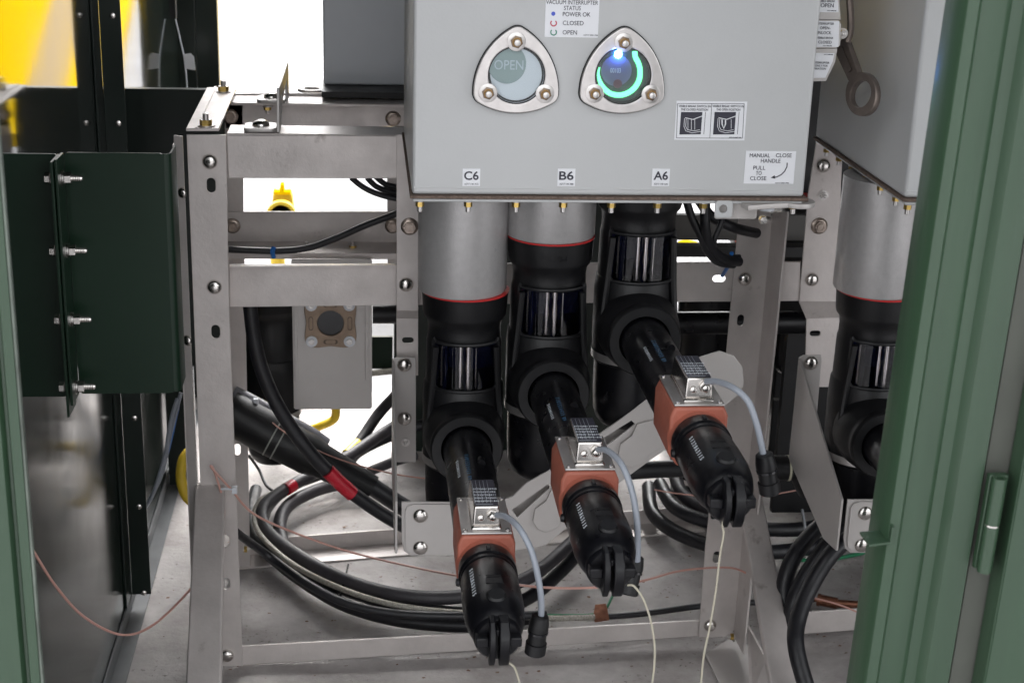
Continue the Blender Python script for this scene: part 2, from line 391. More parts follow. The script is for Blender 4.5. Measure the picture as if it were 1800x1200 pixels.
# front left post: front face with slots, chamfer, side
postL = pxz([(328, 237), (397, 237), (403, 541), (427, 1170), (365, 1170), (340, 541)], DF)
hl = [slot(*pxz([(371, 326)], DF)[0], .015, .026), slot(*pxz([(379, 583)], DF)[0], .015, .025), slot(*pxz([(396, 950)], DF)[0], .015, .024), slot(*pxz([(397, 1025)], DF)[0], .015, .024)]
plateY('post', STEEL, fr, postL, DF, .004, hl, .0008)
x328, x310 = P(328, 400, DF).x, P(312, 400, DF).x
zt = P(328, 237, DF).z
MB().prism([(x328-.0006, DF+.0005, .0), (x328-.0006, DF+.004, .0), (x310, DF+.012, 0), (x310-.001, DF+.009, 0)], (0, 0, zt-.003)).box(x310-.004, DF+.0125, 0.0, x310-.0005, DF+.07, zt-.02).build('post_return', STEEL, fr)
def hexrail(name, q, ds, th, holes=None, bev=.0012, m=STEEL, down=0):
    a = [P(x, y, d) for (x, y), d in zip(q, ds)]; b = [p+Vector((0, th, 0)) for p in a]
    return MB().quadbox(a, b).build(name, m, fr, bev=bev)
hexrail('rail', [(398.5, 238), (699, 239), (699, 314), (401.5, 313.5)], [DF+.0045]*4, .004)
zT = P(500, 237, DF).z
MB().box(P(398, 237, DF).x, DF+.009, zT-.004, P(720, 237, DF).x, DF+.085, zT).build('rail_flange', STEEL, fr, bev=.0008)
# middle rail runs behind the connectors to the far right post
MB().add(plate_me(pxz([(403, 472), (1180, 464), (1408, 462), (1408, 530), (1180, 532), (403, 541)], 2.6), [slot(*pxz([(1265, 491)], 2.6)[0], .025, .014)], .004, .0008), XZ(2.606)).build('rail', STEEL, fr)
MB().prism([P(403, 468, 2.58), P(1408, 459, 2.62), P(1408, 459, 2.66), P(403, 464, 2.66)], (0, 0, -.003)).build('rail_flange', STEEL, fr)
# floor rails
hexrail('floor_rail', [(415, 1136), (1236, 1090), (1236, 1117), (420, 1169)], [DF+.006, 2.607, 2.607, DF+.006], .005)
hexrail('floor_rail', [(1375, 1078), (1560, 1066), (1560, 1103), (1378, 1116)], [2.61, 2.62, 2.62, 2.61], .005)
a = G(425, 975, .055); b_ = G(1240, 905, .055)
A1, B1 = G(420, 1001), G(1240, 935); dvv = Vector((0, .062, 0)); up_ = Vector((0, 0, .038)); t4 = Vector((0, .004, 0))
MB().quadbox([A1+dvv, B1+dvv, B1+dvv+up_, A1+dvv+up_], [A1+dvv+t4, B1+dvv+t4, B1+dvv+t4+up_, A1+dvv+t4+up_]).quadbox([A1, B1, B1+dvv*.98, A1+dvv*.98], [p+Vector((0, 0, .004)) for p in (A1, B1, B1+dvv*.98, A1+dvv*.98)]).build('floor_rail', STEEL, fr, bev=.001)
# right post: L section, web facing the viewer and flange coming forward
DP = 2.60
postR = pxz([(1299, 380), (1359, 380), (1338, 640), (1304, 962), (1290, 1118), (1228, 1120), (1240, 962), (1277, 620)], DP)
hr = [slot(*pxz([(1302, 563)], DP)[0], .013, .022), slot(*pxz([(1256, 903)], DP)[0], .015, .025), slot(*pxz([(1260, 979)], DP)[0], .015, .025)]
plateY('post', STEEL, fr, postR, DP, .004, hr, .0008)
pf = [P(1357.5, 372, DP), P(1289, 1118, DP)]
MB().quadbox([pf[0], pf[0]+Vector((.004, 0, 0)), pf[1]+Vector((.004, 0, 0)), pf[1]],
             [P(1384, 372, 2.545), P(1384, 372, 2.545)+Vector((.004, 0, 0)), P(1306, 1150, 2.515)+Vector((.004, 0, 0)), P(1306, 1150, 2.515)]).build('post_flange', STEEL, fr, bev=.001)
for y in (495, 580): inst(SCREW, 'screw', fr, Matrix.Translation(P(1372-(y-495)*.08, y, 2.57)) @ LEFTX @ Matrix.Scale(1.2, 4))
# upper part of right post continues behind the box
MB().box(P(1297, 350, DP).x, DP, P(1300, 384, DP).z, P(1357, 350, DP).x, DP+.004, P(1300, 300, DP).z).build('post', STEEL, fr)
# sloping legs running forward to the pad
def leg(q, ds, th=.03):
    a = [P(x, y, d) for (x, y), d in zip(q, ds)]
    MB().quadbox(a, [p+Vector((0, th, 0)) for p in a]).build('leg', STEEL, fr, bev=.003)
leg([(342, 859), (394, 857), (388, 1260), (324, 1262)], [2.545, 2.545, 2.18, 2.18])
leg([(1300, 870), (1340, 870), (1414, 1250), (1363, 1250)], [2.56, 2.56, 2.2, 2.2])
MB().quadbox([P(1313, 1098, 2.55), P(1343, 1153, 2.42), P(1375, 1235, 2.35), P(1318, 1225, 2.4)], [p+Vector((.004, 0, 0)) for p in (P(1313, 1098, 2.55), P(1343, 1153, 2.42), P(1375, 1235, 2.35), P(1318, 1225, 2.4))]).build('gusset', STEEL, fr)
MB().prism([G(1240, 1152, .002), G(1290, 1120, .002), G(1350, 1160, .002), G(1400, 1260, .002), G(1290, 1260, .002)], (0, 0, .004)).build('foot_plate', STEEL2, fr)
# rear left post and rear rails
plateY('post', STEEL, fr, pxz([(395, 170), (427, 170), (428, 372), (440, 1003), (404, 1005)], DR), DR, .004,
       [slot(*pxz([(421, 716)], DR)[0], .014, .028), slot(*pxz([(417, 790)], DR)[0], .014, .026)], .0008)
plateY('rail', STEEL, fr, pxz([(395, 165), (720, 163), (720, 222), (395, 226)], DR), DR, .004)
MB().box(P(395, 170, DR).x, DR-.085, 1.013, P(720, 170, DR).x, DR, 1.018).build('rail_flange', STEEL, fr, bev=.001)
plateY('rail', STEEL, fr, pxz([(395, 371), (700, 371), (700, 424), (395, 426)], DR), DR-.005, .004)
zr = P(500, 424, DR-.005).z
MB().box(P(395, 424, DR).x, DR-.09, zr-.004, P(720, 424, DR).x, DR-.006, zr).box(P(395, 424, DR).x, DR-.094, zr-.012, P(720, 424, DR).x, DR-.0905, zr).build('rail_flange', STEEL, fr, bev=.0008)
plateY('rail', STEEL, fr, pxz([(520, 452), (650, 452), (650, 475), (520, 475)], DR), DR, .004)
plateY('post', STEEL, fr, pxz([(680, 240), (720, 240), (722, 560), (682, 560)], DR), DR+.006, .004)
for x in (539, 620): fix(NUTB, 'nut', fr, x, 438, DR-.05, UP, .8)
# middle post with fold and slot
plateY('post', STEEL, fr, pxz([(697, 236), (736, 236), (735, 545), (697, 545)], DF), DF-.0045, .004)
m1 = [P(697, 545, DF-.0045), P(735, 545, DF-.0045), P(735, 560, DF+.01), P(697, 560, DF+.01)]
MB().quadbox(m1, [p+Vector((0, .004, -.001)) for p in m1]).build('post_fold', STEEL, fr)
plateY('post', STEEL, fr, pxz([(697, 560), (735, 560), (735, 660), (697, 660)], DF+.01), DF+.01, .004, [slot(*pxz([(717, 598)], DF+.01)[0], .021, .011)])
# next bay's post
plateY('post', STEEL, fr, pxz([(1436, 246), (1482, 246), (1478, 340), (1480, 530), (1405, 530), (1421, 340)], 2.6), 2.6, .004)
plateY('post', STEEL, fr, pxz([(1418, 560), (1480, 556), (1476, 680), (1415, 680)], 2.63), 2.63, .004, [slot(*pxz([(1433, 586)], 2.63)[0], .021, .011)])
m1 = [P(1405, 530, 2.6), P(1480, 530, 2.6), P(1480, 558, 2.63), P(1418, 560, 2.63)]
MB().quadbox(m1, [p+Vector((0, .004, -.001)) for p in m1]).build('post_fold', STEEL, fr)
for x, y, d in ((369, 284, DF), (377, 504, DF), (399, 1151, DF), (714, 500, DF-.0045), (1309, 490, DP), (1427, 491, 2.6), (1447, 291, 2.6), (1248, 1098, DP)):
    fix(DOME, 'bolt_head', fr, x, y, d)
inst(DOME, 'bolt_head', fr, Matrix.Translation(P(321, 339, DF+.004)) @ Matrix.Rotation(-PI/4, 4, 'Z') @ FACE @ Matrix.Scale(.75, 4))
inst(DOME, 'bolt_head', fr, Matrix.Translation(P(330, 598, DF+.004)) @ Matrix.Rotation(-PI/4, 4, 'Z') @ FACE @ Matrix.Scale(.75, 4))
for x, y, d in ((720, 398, DF-.0045), (405, 205, DR), (691, 209, DR), (409, 397, DR-.006), (690, 397, DR-.006), (1440, 397, 2.6)):
    fix(BIGN, 'flange_nut', fr, x, y, d)
fix(NUTS, 'nut', fr, 1447, 343, 2.6, FACE, .7); fix(NUTB, 'nut', fr, 1290, 1118, 2.56, LEFTX, .8); fix(NUTB, 'nut', fr, 428, 965, 2.93, RIGHTX, .8)
fix(NUTB, 'nut', fr, 470, 186, DR-.05, DOWN, .8)
# clamp plate across the top with two brass nuts
cp = empty('cross_plate', P(365, 200, 2.7), 'flat steel strip lying across the frame top at its left corner under two brass nuts', 'strip')
zc = 1.0255
q = [G(327, 231, zc), G(385, 231, zc), G(416, 158, zc), G(364, 158, zc)]
MB().prism(q, (0, 0, .005)).build('strip', STEEL, cp, bev=.001)
q2 = [G(343, 231, zc), G(347, 231, zc), G(381, 158, zc), G(377, 158, zc)]
MB().prism([p+Vector((0, 0, .0055)) for p in q2], (0, 0, .0015)).build('ridge', STEEL, cp)
for x, y in ((362, 222), (393, 162)): inst(NUTB, 'nut', cp, Matrix.Translation(G(x, y, zc+.005)) @ Matrix.Scale(1.15, 4))
# upright bracket on the frame top
ub = empty('upright_bracket', P(480, 232, 2.6), 'thin upright steel bracket standing on the top rails on two round-headed feet', 'bracket')
xu = P(487, 200, 2.60).x
zz = zT
prof = [(2.575, zz+.001), (2.60, P(488, 155, 2.6).z), (2.68, P(488, 158, 2.6).z), (2.90, P(503, 108, 2.93).z), (2.93, P(503, 108, 2.93).z), (2.93, 1.022), (2.88, 1.022), (2.87, zz+.05), (2.68, zz+.03), (2.64, zz+.001)]
MB().prism([(xu, y, z) for y, z in prof], (.005, 0, 0)).build('web', STEEL2, ub, bev=.001)
for x0, y0, yc in ((430, 233, 2.605), (452, 172, 2.905)):
    x0w = P(x0, y0, yc).x; zf = zT+.001 if yc < 2.7 else 1.0195
    pl = rrect(x0w, yc-.03, xu-.0005, yc+.03, .012)
    MB().add(plate_me(pl, (), .006, .0008), Matrix.Translation((0, 0, zf+.003))).build('foot', STEEL2, ub)
    inst(DOME, 'bolt_head', ub, Matrix.Translation(((x0w+xu)/2, yc, zf+.006)) @ Matrix.Scale(1.15, 4))

# ------------------------------------------------------------------ cable brackets (one per bay)
DK = 2.25
def add_bracket(cb, dx=0., full=True):
    sh = lambda pts: [(x+dx, z) for x, z in pts]
    T = Matrix.Translation((dx, 0, 0))
    up = pxz([(690, 632), (697, 628), (729, 628), (731, 634), (731, 812), (688, 812)], 2.55)
    lowx0, lowz = P(703, 885, DK).x, P(703, 885, DK).z
    xs = P(689, 640, 2.55).x
    MB().add(plate_me(sh(up), (), .004, .0008), XZ(2.552)).build('upper_plate', STEEL2, cb)
    # side web running forward and down
    A = [(xs+dx, 2.553, P(689, 632, 2.55).z), (xs+dx, DK, P(704, 882, DK).z), (xs+dx, DK, P(710, 972, DK).z), (xs+dx, DK+.07, P(702, 960, DK+.05).z), (xs+dx, 2.553, P(688, 812, 2.55).z)]
    MB().prism(A, (.004, 0, 0)).build('side_web', STEEL2, cb, bev=.001)
    for x, y in ((711, 641), (711, 735)): 
        inst(DOME, 'bolt_head', cb, T @ Matrix.Translation(P(x, y, 2.549)) @ FACE)
    if full:
        arm = [(706, 882), (790, 882), (868, 884), (902, 872), (926, 848), (962, 828), (1100, 730), (1190, 660), (1230, 628), (1265, 617), (1290, 625), (1305, 645), (1308, 675), (1298, 694), (1271, 716), (1188, 778), (1144, 808), (1084, 852), (1015, 912), (959, 958), (880, 972), (790, 976), (722, 976), (710, 968), (706, 950)]
    else:
        arm = [(706, 882), (800, 882), (880, 884), (880, 972), (790, 976), (722, 976), (710, 968), (706, 950)]
    w1 = [(938, 905), (948, 872), (972, 865), (992, 874), (1000, 905), (985, 930), (962, 938), (944, 930)]
    hk = [[(900, 896), (963, 851), (967, 856), (909, 909)], [(1062, 769), (1110, 739), (1116, 745), (1067, 783)]] if full else []
    holes = [pxz(h, DK) for h in hk]
    MB().add(plate_me(sh(pxz(arm, DK)), holes, .004, .0008), XZ(DK+.002)).build('arm_plate', STEEL2, cb)
    for x, y in ((739, 905), (739, 961)): inst(DOME, 'bolt_head', cb, T @ Matrix.Translation(P(x, y, DK-.001)) @ FACE)
    # bolted ear on top of the arm's end
    MB().add(plate_me(sh(pxz([(712, 898), (716, 890), (726, 886), (800, 886), (800, 972), (722, 972), (714, 966), (712, 955)], DK-.0025)), (), .003, .0006), XZ(DK-.0022)).build('ear', STEEL2, cb)
    if full:
        dk = DK-.0025
        # cradle pads: raised strips and rounded pockets of the two cable cradles
        for dxp, dyp in ((0, 0), (150, -114)):
            s1 = [(885+dxp, 900+dyp), (962+dxp, 835+dyp), (985+dxp, 856+dyp), (905+dxp, 920+dyp)]
            MB().add(plate_me(pxz(s1, DK+.03), (), .003, .0004), XZ(DK+.028)).build('inner_flange', STEEL2, cb)
            s2 = [(969+dxp, 858+dyp), (960+dxp, 878+dyp), (940+dxp, 893+dyp), (936+dxp, 914+dyp), (944+dxp, 928+dyp), (959+dxp, 934+dyp), (978+dxp, 927+dyp), (990+dxp, 913+dyp), (1010+dxp, 900+dyp), (1022+dxp, 888+dyp), (1000+dxp, 850+dyp)]
            MB().add(plate_me(pxz(s2, dk+.001), (), .006, .0012), XZ(dk-.0005)).build('cradle', STEEL2, cb)
cb = empty('cable_bracket', (.06, DK, .4), 'grey steel bracket with a sloping arm rising to the right behind the three connectors', 'bracket', 'cable brackets under the switch boxes')
add_bracket(cb)
fix(NUTS, 'nut', cb, 713, 777, 2.549, FACE, .6)
cb2 = empty('cable_bracket', (.78, DK, .4), 'grey steel bracket in the right-hand bay beside the door post, running forward and down', 'bracket', 'cable brackets under the switch boxes')
OFF = P(1590, 345, 2.1).x - P(725, 347, 2.1).x
add_bracket(cb2, OFF+.005, False)
cb2.location = Vector(cb2.location)+Vector((0, -.06, .022))

# ------------------------------------------------------------------ switch boxes
D0 = 2.10; D1 = 2.56
BX0, BX1 = .0685, .6355; BZ = P(723, 342, D0).z; BT = 1.62
def box_shell(r, dx, back=None):
    m = MB(); m.box(BX0+dx, D0, BZ, BX1+dx, D1, BT); m.build('housing', GREY, r, bev=.005, seg=3)
    m = MB(); n = 60
    m.tube([(BX0+dx+.003+(BX1-BX0-.006)*i/14, D0+.004+.0004*math.sin(i*3), BZ+.010+.0006*math.sin(i*2.1)) for i in range(15)], .0045, 8, 3).build('weld_bead', GREY, r)
    MB().box(BX0+dx-.003, D0-.006, BZ-.0048, BX1+dx+.006, D1+.004, BZ-.0004).build('gasket', GASKET, r, bev=.001)
    MB().box(BX0+dx+.001, D0-.004, BZ-.0098, BX1+dx-.002, D1, BZ-.0052).build('base_flange', GREY, r, bev=.002)
    for px in (738, 823, 907, 990, 1075, 1156, 1237, 1315, 1395):
        x = P(px, 355, D0+.012).x+dx
        inst(NUTSM, 'nut', r, Matrix.Translation((x, D0+.012, BZ-.0103)) @ DOWN @ Matrix.Scale(1.1, 4))
    if dx:
        for k in range(6):
            inst(NUTSM, 'nut', r, Matrix.Translation((BX0+dx+.010, D0+.06+k*.072, BZ-.0103)) @ DOWN)
bx = empty('switch_box', (.35, 2.33, BZ), 'light grey switch box with two round windows and labels C6, B6 and A6', 'switch box', 'grey switch boxes on the frame')
box_shell(bx, 0)
S1 = 1/ (P(900, 200, D0)-P(901, 200, D0)).length
def onbox(px, py, lift=0.): p = P(px, py, D0); return Vector((p.x, D0-lift, p.z))
def sticker(px0, py0, px1, py1, name='label', m=WHITE, parent=None, lift=.0006):
    a = onbox((px0+px1)/2, py0); c = onbox((px0+px1)/2, py1); l = onbox(px0, (py0+py1)/2); r = onbox(px1, (py0+py1)/2)
    return MB().box(l.x, D0-lift, c.z, r.x, D0-.00005, a.z).build(name, m, parent or bx)
def words(parent, lines, m=INK, lift=.0009):
    """lines: (text, px centre, py centre, cap height px, width px or 0)"""
    b = MB()
    for ln in lines:
        s, x, y, h, wpx = ln[:5]; o = onbox(x, y)
        me = txt_me(s, h/S1/.70, bold=ln[5] if len(ln) > 5 else 0., shear=ln[6] if len(ln) > 6 else 0)
        xs = [v.co.x for v in me.vertices]; ys = [v.co.y for v in me.vertices]
        wd = max(xs)-min(xs); cx = (max(xs)+min(xs))/2; k = (wpx/S1/wd) if wpx else 1
        b.add(me, Matrix.Translation((o.x, D0-lift, o.z)) @ FACE @ Matrix.Diagonal((k, 1, 1, 1)) @ Matrix.Translation((-cx, 0, 0)))
    return b.build('lettering', m, parent, recalc=False)
s = sticker(958.5, -26, 1053, 66)
words(s, [('VACUUM INTERRUPTER', 1005.5, 5, 7.2, 90), ('STATUS', 1006, 15, 7.2, 29), ('POWER OK', 1013.5, 26, 7.4, 48), ('CLOSED', 1007.5, 41.3, 7.4, 36), ('OPEN', 1001.5, 57.7, 7.4, 25), ('A2717 0981 P08', 1038, 62.3, 2.2, 25)])
def arcpts(cx, cy, r, a0, a1, n=20): return [(cx+r*math.cos(math.radians(a0+(a1-a0)*i/n)), cy-r*math.sin(math.radians(a0+(a1-a0)*i/n))) for i in range(n+1)]
def stroke(parent, pts, wpx, m, name='mark', lift=.0009):
    b = MB(); V = [onbox(*p) for p in pts]; L = []; R = []
    for i, p in enumerate(V):
        t = (V[min(i+1, len(V)-1)]-V[max(i-1, 0)]).normalized(); nn = Vector((-t.z, 0, t.x))*(wpx/S1/2); L.append(p+nn); R.append(p-nn)
    for i in range(len(V)-1):
        b.quadbox([(q.x, D0-lift, q.z) for q in (L[i], L[i+1], R[i+1], R[i])], [(q.x, D0-lift+.0002, q.z) for q in (L[i], L[i+1], R[i+1], R[i])])
    return b.build(name, m, parent)
b = MB(); o = onbox(972.5, 24.5); b.cyl((o.x, D0-.0009, o.z), (o.x, D0-.0006, o.z), 3.6/S1).build('blue_dot', INKB, s)
stroke(s, arcpts(973, 41, 5, 130, 410), 2, INKR, 'red_arc'); stroke(s, arcpts(973, 57, 5, 130, 410), 2, INKG, 'green_arc')
for nm, x in (('C6', 828.5), ('B6', 995.5), ('A6', 1161.5)):
    s = sticker(x-15.5, 296.5, x+15.5, 327)
    words(s, [(nm, x, 309.5, 15, 26, .0003), ('A2717 1181 A%s0' % nm[0], x, 323.5, 3.2, 25)])
# visible break label
s = sticker(1187, 178, 1311, 246.5)
stroke(s, [(1191, 182), (1308, 182.4)], .8, INK, 'border'); stroke(s, [(1188.5, 242.5), (1304, 243)], .8, INK, 'border')
stroke(s, [(1191, 182), (1189, 242.5)], .8, INK, 'border'); stroke(s, [(1308, 182), (1305, 243)], .8, INK, 'border'); stroke(s, [(1251, 182), (1247.5, 243)], .8, INK, 'border')
words(s, [('VISIBLE BREAK SWITCH IN', 1221, 187, 4, 57), ('THE CLOSED POSITION', 1220.5, 193, 4, 49), ('VISIBLE BREAK SWITCH IN', 1280, 187, 4, 56), ('THE OPEN POSITION', 1280, 193, 4, 43), ('A2717 0987 P08', 1292, 241.8, 2, 22)])
for k, x0 in enumerate((1196, 1255)):
    p = [(x0+1, 197), (x0+39, 197), (x0+38, 236), (x0-2, 236.5)]
    MB().add(plate_me([(onbox(*q).x, onbox(*q).z) for q in p], (), .0002), XZ(D0-.0008)).build('dark_picture', INK, s)
    wl = .00115
    for pts, wpx in ((([(x0+8, 207), (x0+22, 210), (x0+38, 204)]), 1.4), ([(x0+7, 208), (x0+6, 222), (x0+9, 230), (x0+20, 233.5), (x0+36, 231)], .9), ([(x0+10, 209), (x0+9, 222), (x0+12, 228), (x0+24, 230), (x0+34, 228)], .9)):
        stroke(s, pts, wpx, WHITE, 'outline', wl)
    if k == 0:
        for xx in (16, 22, 28): stroke(s, [(x0+xx-3, 210), (x0+xx-3, 228)], .8, WHITE, 'outline', wl)
    else:
        stroke(s, [(x0+14, 210), (x0+14, 218), (x0+17, 226), (x0+20, 218), (x0+20, 211)], 2.2, WHITE, 'outline', wl); stroke(s, [(x0+30, 210), (x0+30, 226)], .8, WHITE, 'outline', wl)
    stroke(s, [(x0+40.5, 197), (x0+37.5, 236)], 4, WHITE, 'outline', wl)
    stroke(s, [(x0+44, 197), (x0+41, 236)], .8, INK, 'border')
s = sticker(1309, 265.5, 1397, 323)
words(s, [('MANUAL', 1335.5, 273.5, 7.2, 37), ('CLOSE', 1377.5, 273.5, 7.2, 29), ('HANDLE', 1354.5, 283, 7.2, 36), ('PULL', 1334.5, 295.3, 7.2, 22), ('TO', 1333.5, 304.5, 7.2, 10.5), ('CLOSE', 1332.5, 313.7, 7.2, 29.5), ('A2717 0981 P08', 1374, 321.7, 2.2, 25)])
stroke(s, [(1383.5, 286), (1383, 293), (1379, 301), (1373, 307), (1365, 311), (1359, 312)], 1.9, INK, 'arrow')
p = [(1354.5, 312.3), (1361.5, 308), (1362.5, 314)]
MB().add(plate_me([(onbox(*q).x, onbox(*q).z) for q in p], (), .0002), XZ(D0-.0008)).build('arrow_head', INK, s)
# two viewing windows
def reuleaux(cx, cz, Rv, off, n=16):
    wd = Rv*math.sqrt(3); V = [(cx+Rv*math.cos(math.radians(a)), cz+Rv*math.sin(math.radians(a))) for a in (90, 210, 330)]; out = []
    for k, (vx, vz) in enumerate(V):
        a0 = math.radians(90+120*k); 
        for i in range(9): a = a0-math.radians(30)+math.radians(60)*i/8; out.append((vx+off*math.cos(a), vz+off*math.sin(a)))
        # side arc to the next vertex, centred on the third vertex
        tx, tz = V[(k+2) % 3]; nx, nz = V[(k+1) % 3]
        b0 = math.atan2(vz-tz, vx-tx); b1 = math.atan2(nz-tz, nx-tx)
        if b1 < b0: b1 += 2*PI
        for i in range(1, n): a = b0+(b1-b0)*i/n; out.append((tx+(wd+off)*math.cos(a), tz+(wd+off)*math.sin(a)))
    return out
def rounds_shift(cx, cz): return [(cx+.0462*math.cos(math.radians(a)), cz+.0462*math.sin(math.radians(a))) for a in (92, 212, 328)]
for (cpx, cpy, kind) in ((907, 131, 'open'), (1093.5, 132, 'led')):
    c = onbox(cpx, cpy); wroot = None
    o_ = reuleaux(c.x, c.z, .0505, .0155)
    wf = MB().add(plate_me(o_, [circ(c.x, c.z, .0395, 48)], .010, .0015), XZ(D0-.0052)).build('window_frame', SATIN, bx)
    MB().add(plate_me(reuleaux(c.x, c.z, .0505, .0172), [circ(c.x, c.z, .036, 48)], .002), XZ(D0-.001)).build('window_gasket', RUB, wf)
    # deep cup behind the glass (stands proud of the box so that it is open to view)
    MB().lathe((c.x, D0-.0002, c.z), (0, -1, 0), [(0, .0394), (.0090, .0394), (.0090, .0385), (.0006, .0385), (.0006, 0)], 48).build('window_cup', DISKW if kind == 'open' else RUB, wf)
    if kind == 'open':
        oc = onbox(891, 112)
        bmd = MB(); pts = []
        for i in range(48):
            a = 2*PI*i/48; v = Vector((oc.x+.0265*math.cos(a)-c.x, oc.z+.0275*math.sin(a)-c.z))
            if v.length > .0375: v = v.normalized()*.0375
            pts.append((c.x+v.x, c.z+v.y))
        bmd.add(plate_me(pts, (), .0012), XZ(D0-.0016)).build('green_disc', PALEG, wf)
        me = txt_me('OPEN', .0188); o2 = onbox(894.5, 115)
        MB().add(me, Matrix.Translation((o2.x, D0-.0025, o2.z)) @ FACE @ Matrix.Diagonal((.86, 1, 1, 1))).build('lettering', PRINT, wf, recalc=False)
    else:
        DG = mat('dark_green_lens', (.005, .035, .03), .15); DV = mat('violet_disc', (.13, .13, .24), .3)
        MB().cyl((c.x, D0-.0008, c.z), (c.x, D0-.0015, c.z), .0383, n=48).build('backing_disc', DG, wf)
        o2 = onbox(1083, 124); MB().cyl((o2.x, D0-.0016, o2.z), (o2.x, D0-.003, o2.z), .0215, n=40).build('counter_disc', DV, wf)
        MB().add(txt_me('00103', .0095), Matrix.Translation((onbox(1081.5, 124).x, D0-.0034, onbox(1081.5, 124).z)) @ FACE @ Matrix.Diagonal((.65, 1, 1, 1))).build('lettering', PRINT, wf, recalc=False)
        MB().cyl((onbox(1085, 147).x, D0-.0031, onbox(1085, 147).z), (onbox(1085, 147).x, D0-.0036, onbox(1085, 147).z), .0062, n=20).build('red_spot', mat('dull_red', (.13, .04, .06), .4), wf)
        arc = [(1115, 90), (1116, 100), (1121, 110), (1124, 122), (1123, 138), (1116, 152), (1104, 162), (1089, 166.5), (1073, 164), (1061, 155), (1054, 143), (1051, 130), (1053, 118)]
        MB().tube([onbox(x, y, .0045) for x, y in arc], lambda t: .0038*(1 if t < .75 else max(.25, 1-(t-.75)*3)), 10, 5).build('green_light_arc', LEDG, wf)
        o3 = onbox(1086, 95); MB().lathe((o3.x, D0-.0036, o3.z), (0, -1, 0), [(0, .0055), (.002, .0048), (.0035, .0022), (.0038, 0)], 18).build('blue_light', LEDB, wf)
        pl_ = bpy.data.lights.new('blue_lamp', 'POINT'); pl_.energy = .012; pl_.color = (.12, .3, 1); pl_.shadow_soft_size = .003
        plo = bpy.data.objects.new('blue_lamp', pl_); COL.objects.link(plo); plo.location = (o3.x, D0-.014, o3.z); plo.parent = wf
    MB().lathe((c.x, D0-.0088, c.z), (0, -1, 0), [(0, .0384), (.0006, .0384)], 48).build('window_glass', GLASS, wf)
    MB().lathe((c.x, D0-.0070, c.z), (0, -1, 0), [(0, .0395), (.0028, .0395), (.0028, .0384), (0, .0384)], 48, cap=False).build('seal_ring', GLOSSB, wf)
    for q in rounds_shift(c.x, c.z):
        q = Vector((q[0]+(.001 if q[0] > c.x+.01 else 0), D0-.0102, q[1]))
        n_ = MB(); n_.lathe(q, (0, -1, 0), [(0, .0132), (.0012, .0130), (.0016, .0120)], 28)
        wsh = n_.build('washer', SATIN, wf)
        MB().lathe(q+Vector((0, -.0017, 0)), (0, -1, 0), [(0, .0088), (.0035, .0088), (.0042, .0070), (.0042, .0060)], 6).build('hex_nut', HEXD, wf)
        MB().lathe(q+Vector((0, -.0018, 0)), (0, -1, 0), [(0, .0062), (.0055, .0062)], 18).build('amber_insert', RINGD, wf)
        MB().lathe(q+Vector((0, -.0075, 0)), (0, -1, 0), [(0, .0044), (.008, .0044), (.0086, .0032)], 14).build('stud', SATIN, wf)
# bushings (grey) under the box
def bushing(r, x, zbot, m=BUSH):
    o = MB().lathe((x, 2.31, zbot), (0, 0, 1), [(0, .0690), (.003, .0705), (BZ-.014-zbot, .0710)], 56).build('bushing', m, r)
    return o
ZE = {'C': (.161, .595), 'B': (.295, .685), 'A': (.4345, .774)}
bushing(bx, ZE['C'][0]-.005, .595+.2325); bushing(bx, ZE['B'][0]-.001, .685+.2325)
# manual close lever assembly under the box's right end
mh = empty('close_handle', P(1350, 370, D0), 'flat steel lever with an eye at its end, under the right end of the box', 'lever')
MB().add(plate_me(rrect(*(P(1257, 386, 2.1).x, P(1257, 386, 2.1).z, P(1331, 386, 2.1).x, P(1331, 355, 2.1).z), .003), (), .003, .0005), XZ(2.106)).build('mount_plate', STEEL2, mh)
pt = P(1272, 368, 2.092)
MB().add(plate_me(rrect(P(1257, 384, 2.09).x, P(1257, 384, 2.09).z, P(1288, 384, 2.09).x, P(1288, 354, 2.09).z, .004), [circ(pt.x, pt.z, .006)], .004, .0008), XZ(2.096)).build('padlock_tab', GREY, mh)
pc = P(1349, 351, 2.12); MB().lathe((pc.x, 2.12, P(1349, 369, 2.12).z), (0, 0, 1), [(0, .0115), (BZ-.014-P(1349, 369, 2.12).z, .0115)], 24).build('bearing', WHITEP, mh)
# lever: horizontal blade with eye
zl = P(1400, 365, 2.08).z
e = G(1407, 362, zl); a0 = G(1330, 384, zl)
lv = []
A0 = Vector((a0.x, 2.085)); E0 = Vector((e.x, 2.11))
dv = (E0-A0).normalized(); nv = Vector((-dv.y, dv.x))
lv = [A0-nv*.010, A0+dv*(E0-A0).length*.45-nv*.010, E0-dv*.022-nv*.012]+[E0+Vector((math.cos(t), math.sin(t)))*.026 for t in [math.atan2(dv.y, dv.x)-2.3+4.6*i/20 for i in range(21)]]+[E0-dv*.022+nv*.012, A0+dv*(E0-A0).length*.45+nv*.010, A0+nv*.010]
MB().add(plate_me([tuple(v) for v in lv], [circ(E0.x, E0.y, .016)], .007, .0008), Matrix.Translation((0, 0, zl))).build('lever', STEEL2, mh)
fix(NUTSM, 'nut', mh, 1340, 385, 2.09, FACE)
# right-hand switch box
bx2 = empty('switch_box', (.35+OFF, 2.33, BZ), 'light grey switch box at the right, half hidden behind the green door post', 'switch box', 'grey switch boxes on the frame')
box_shell(bx2, OFF)
bushing(bx2, ZE['C'][0]+OFF-.043, .595+.2325)
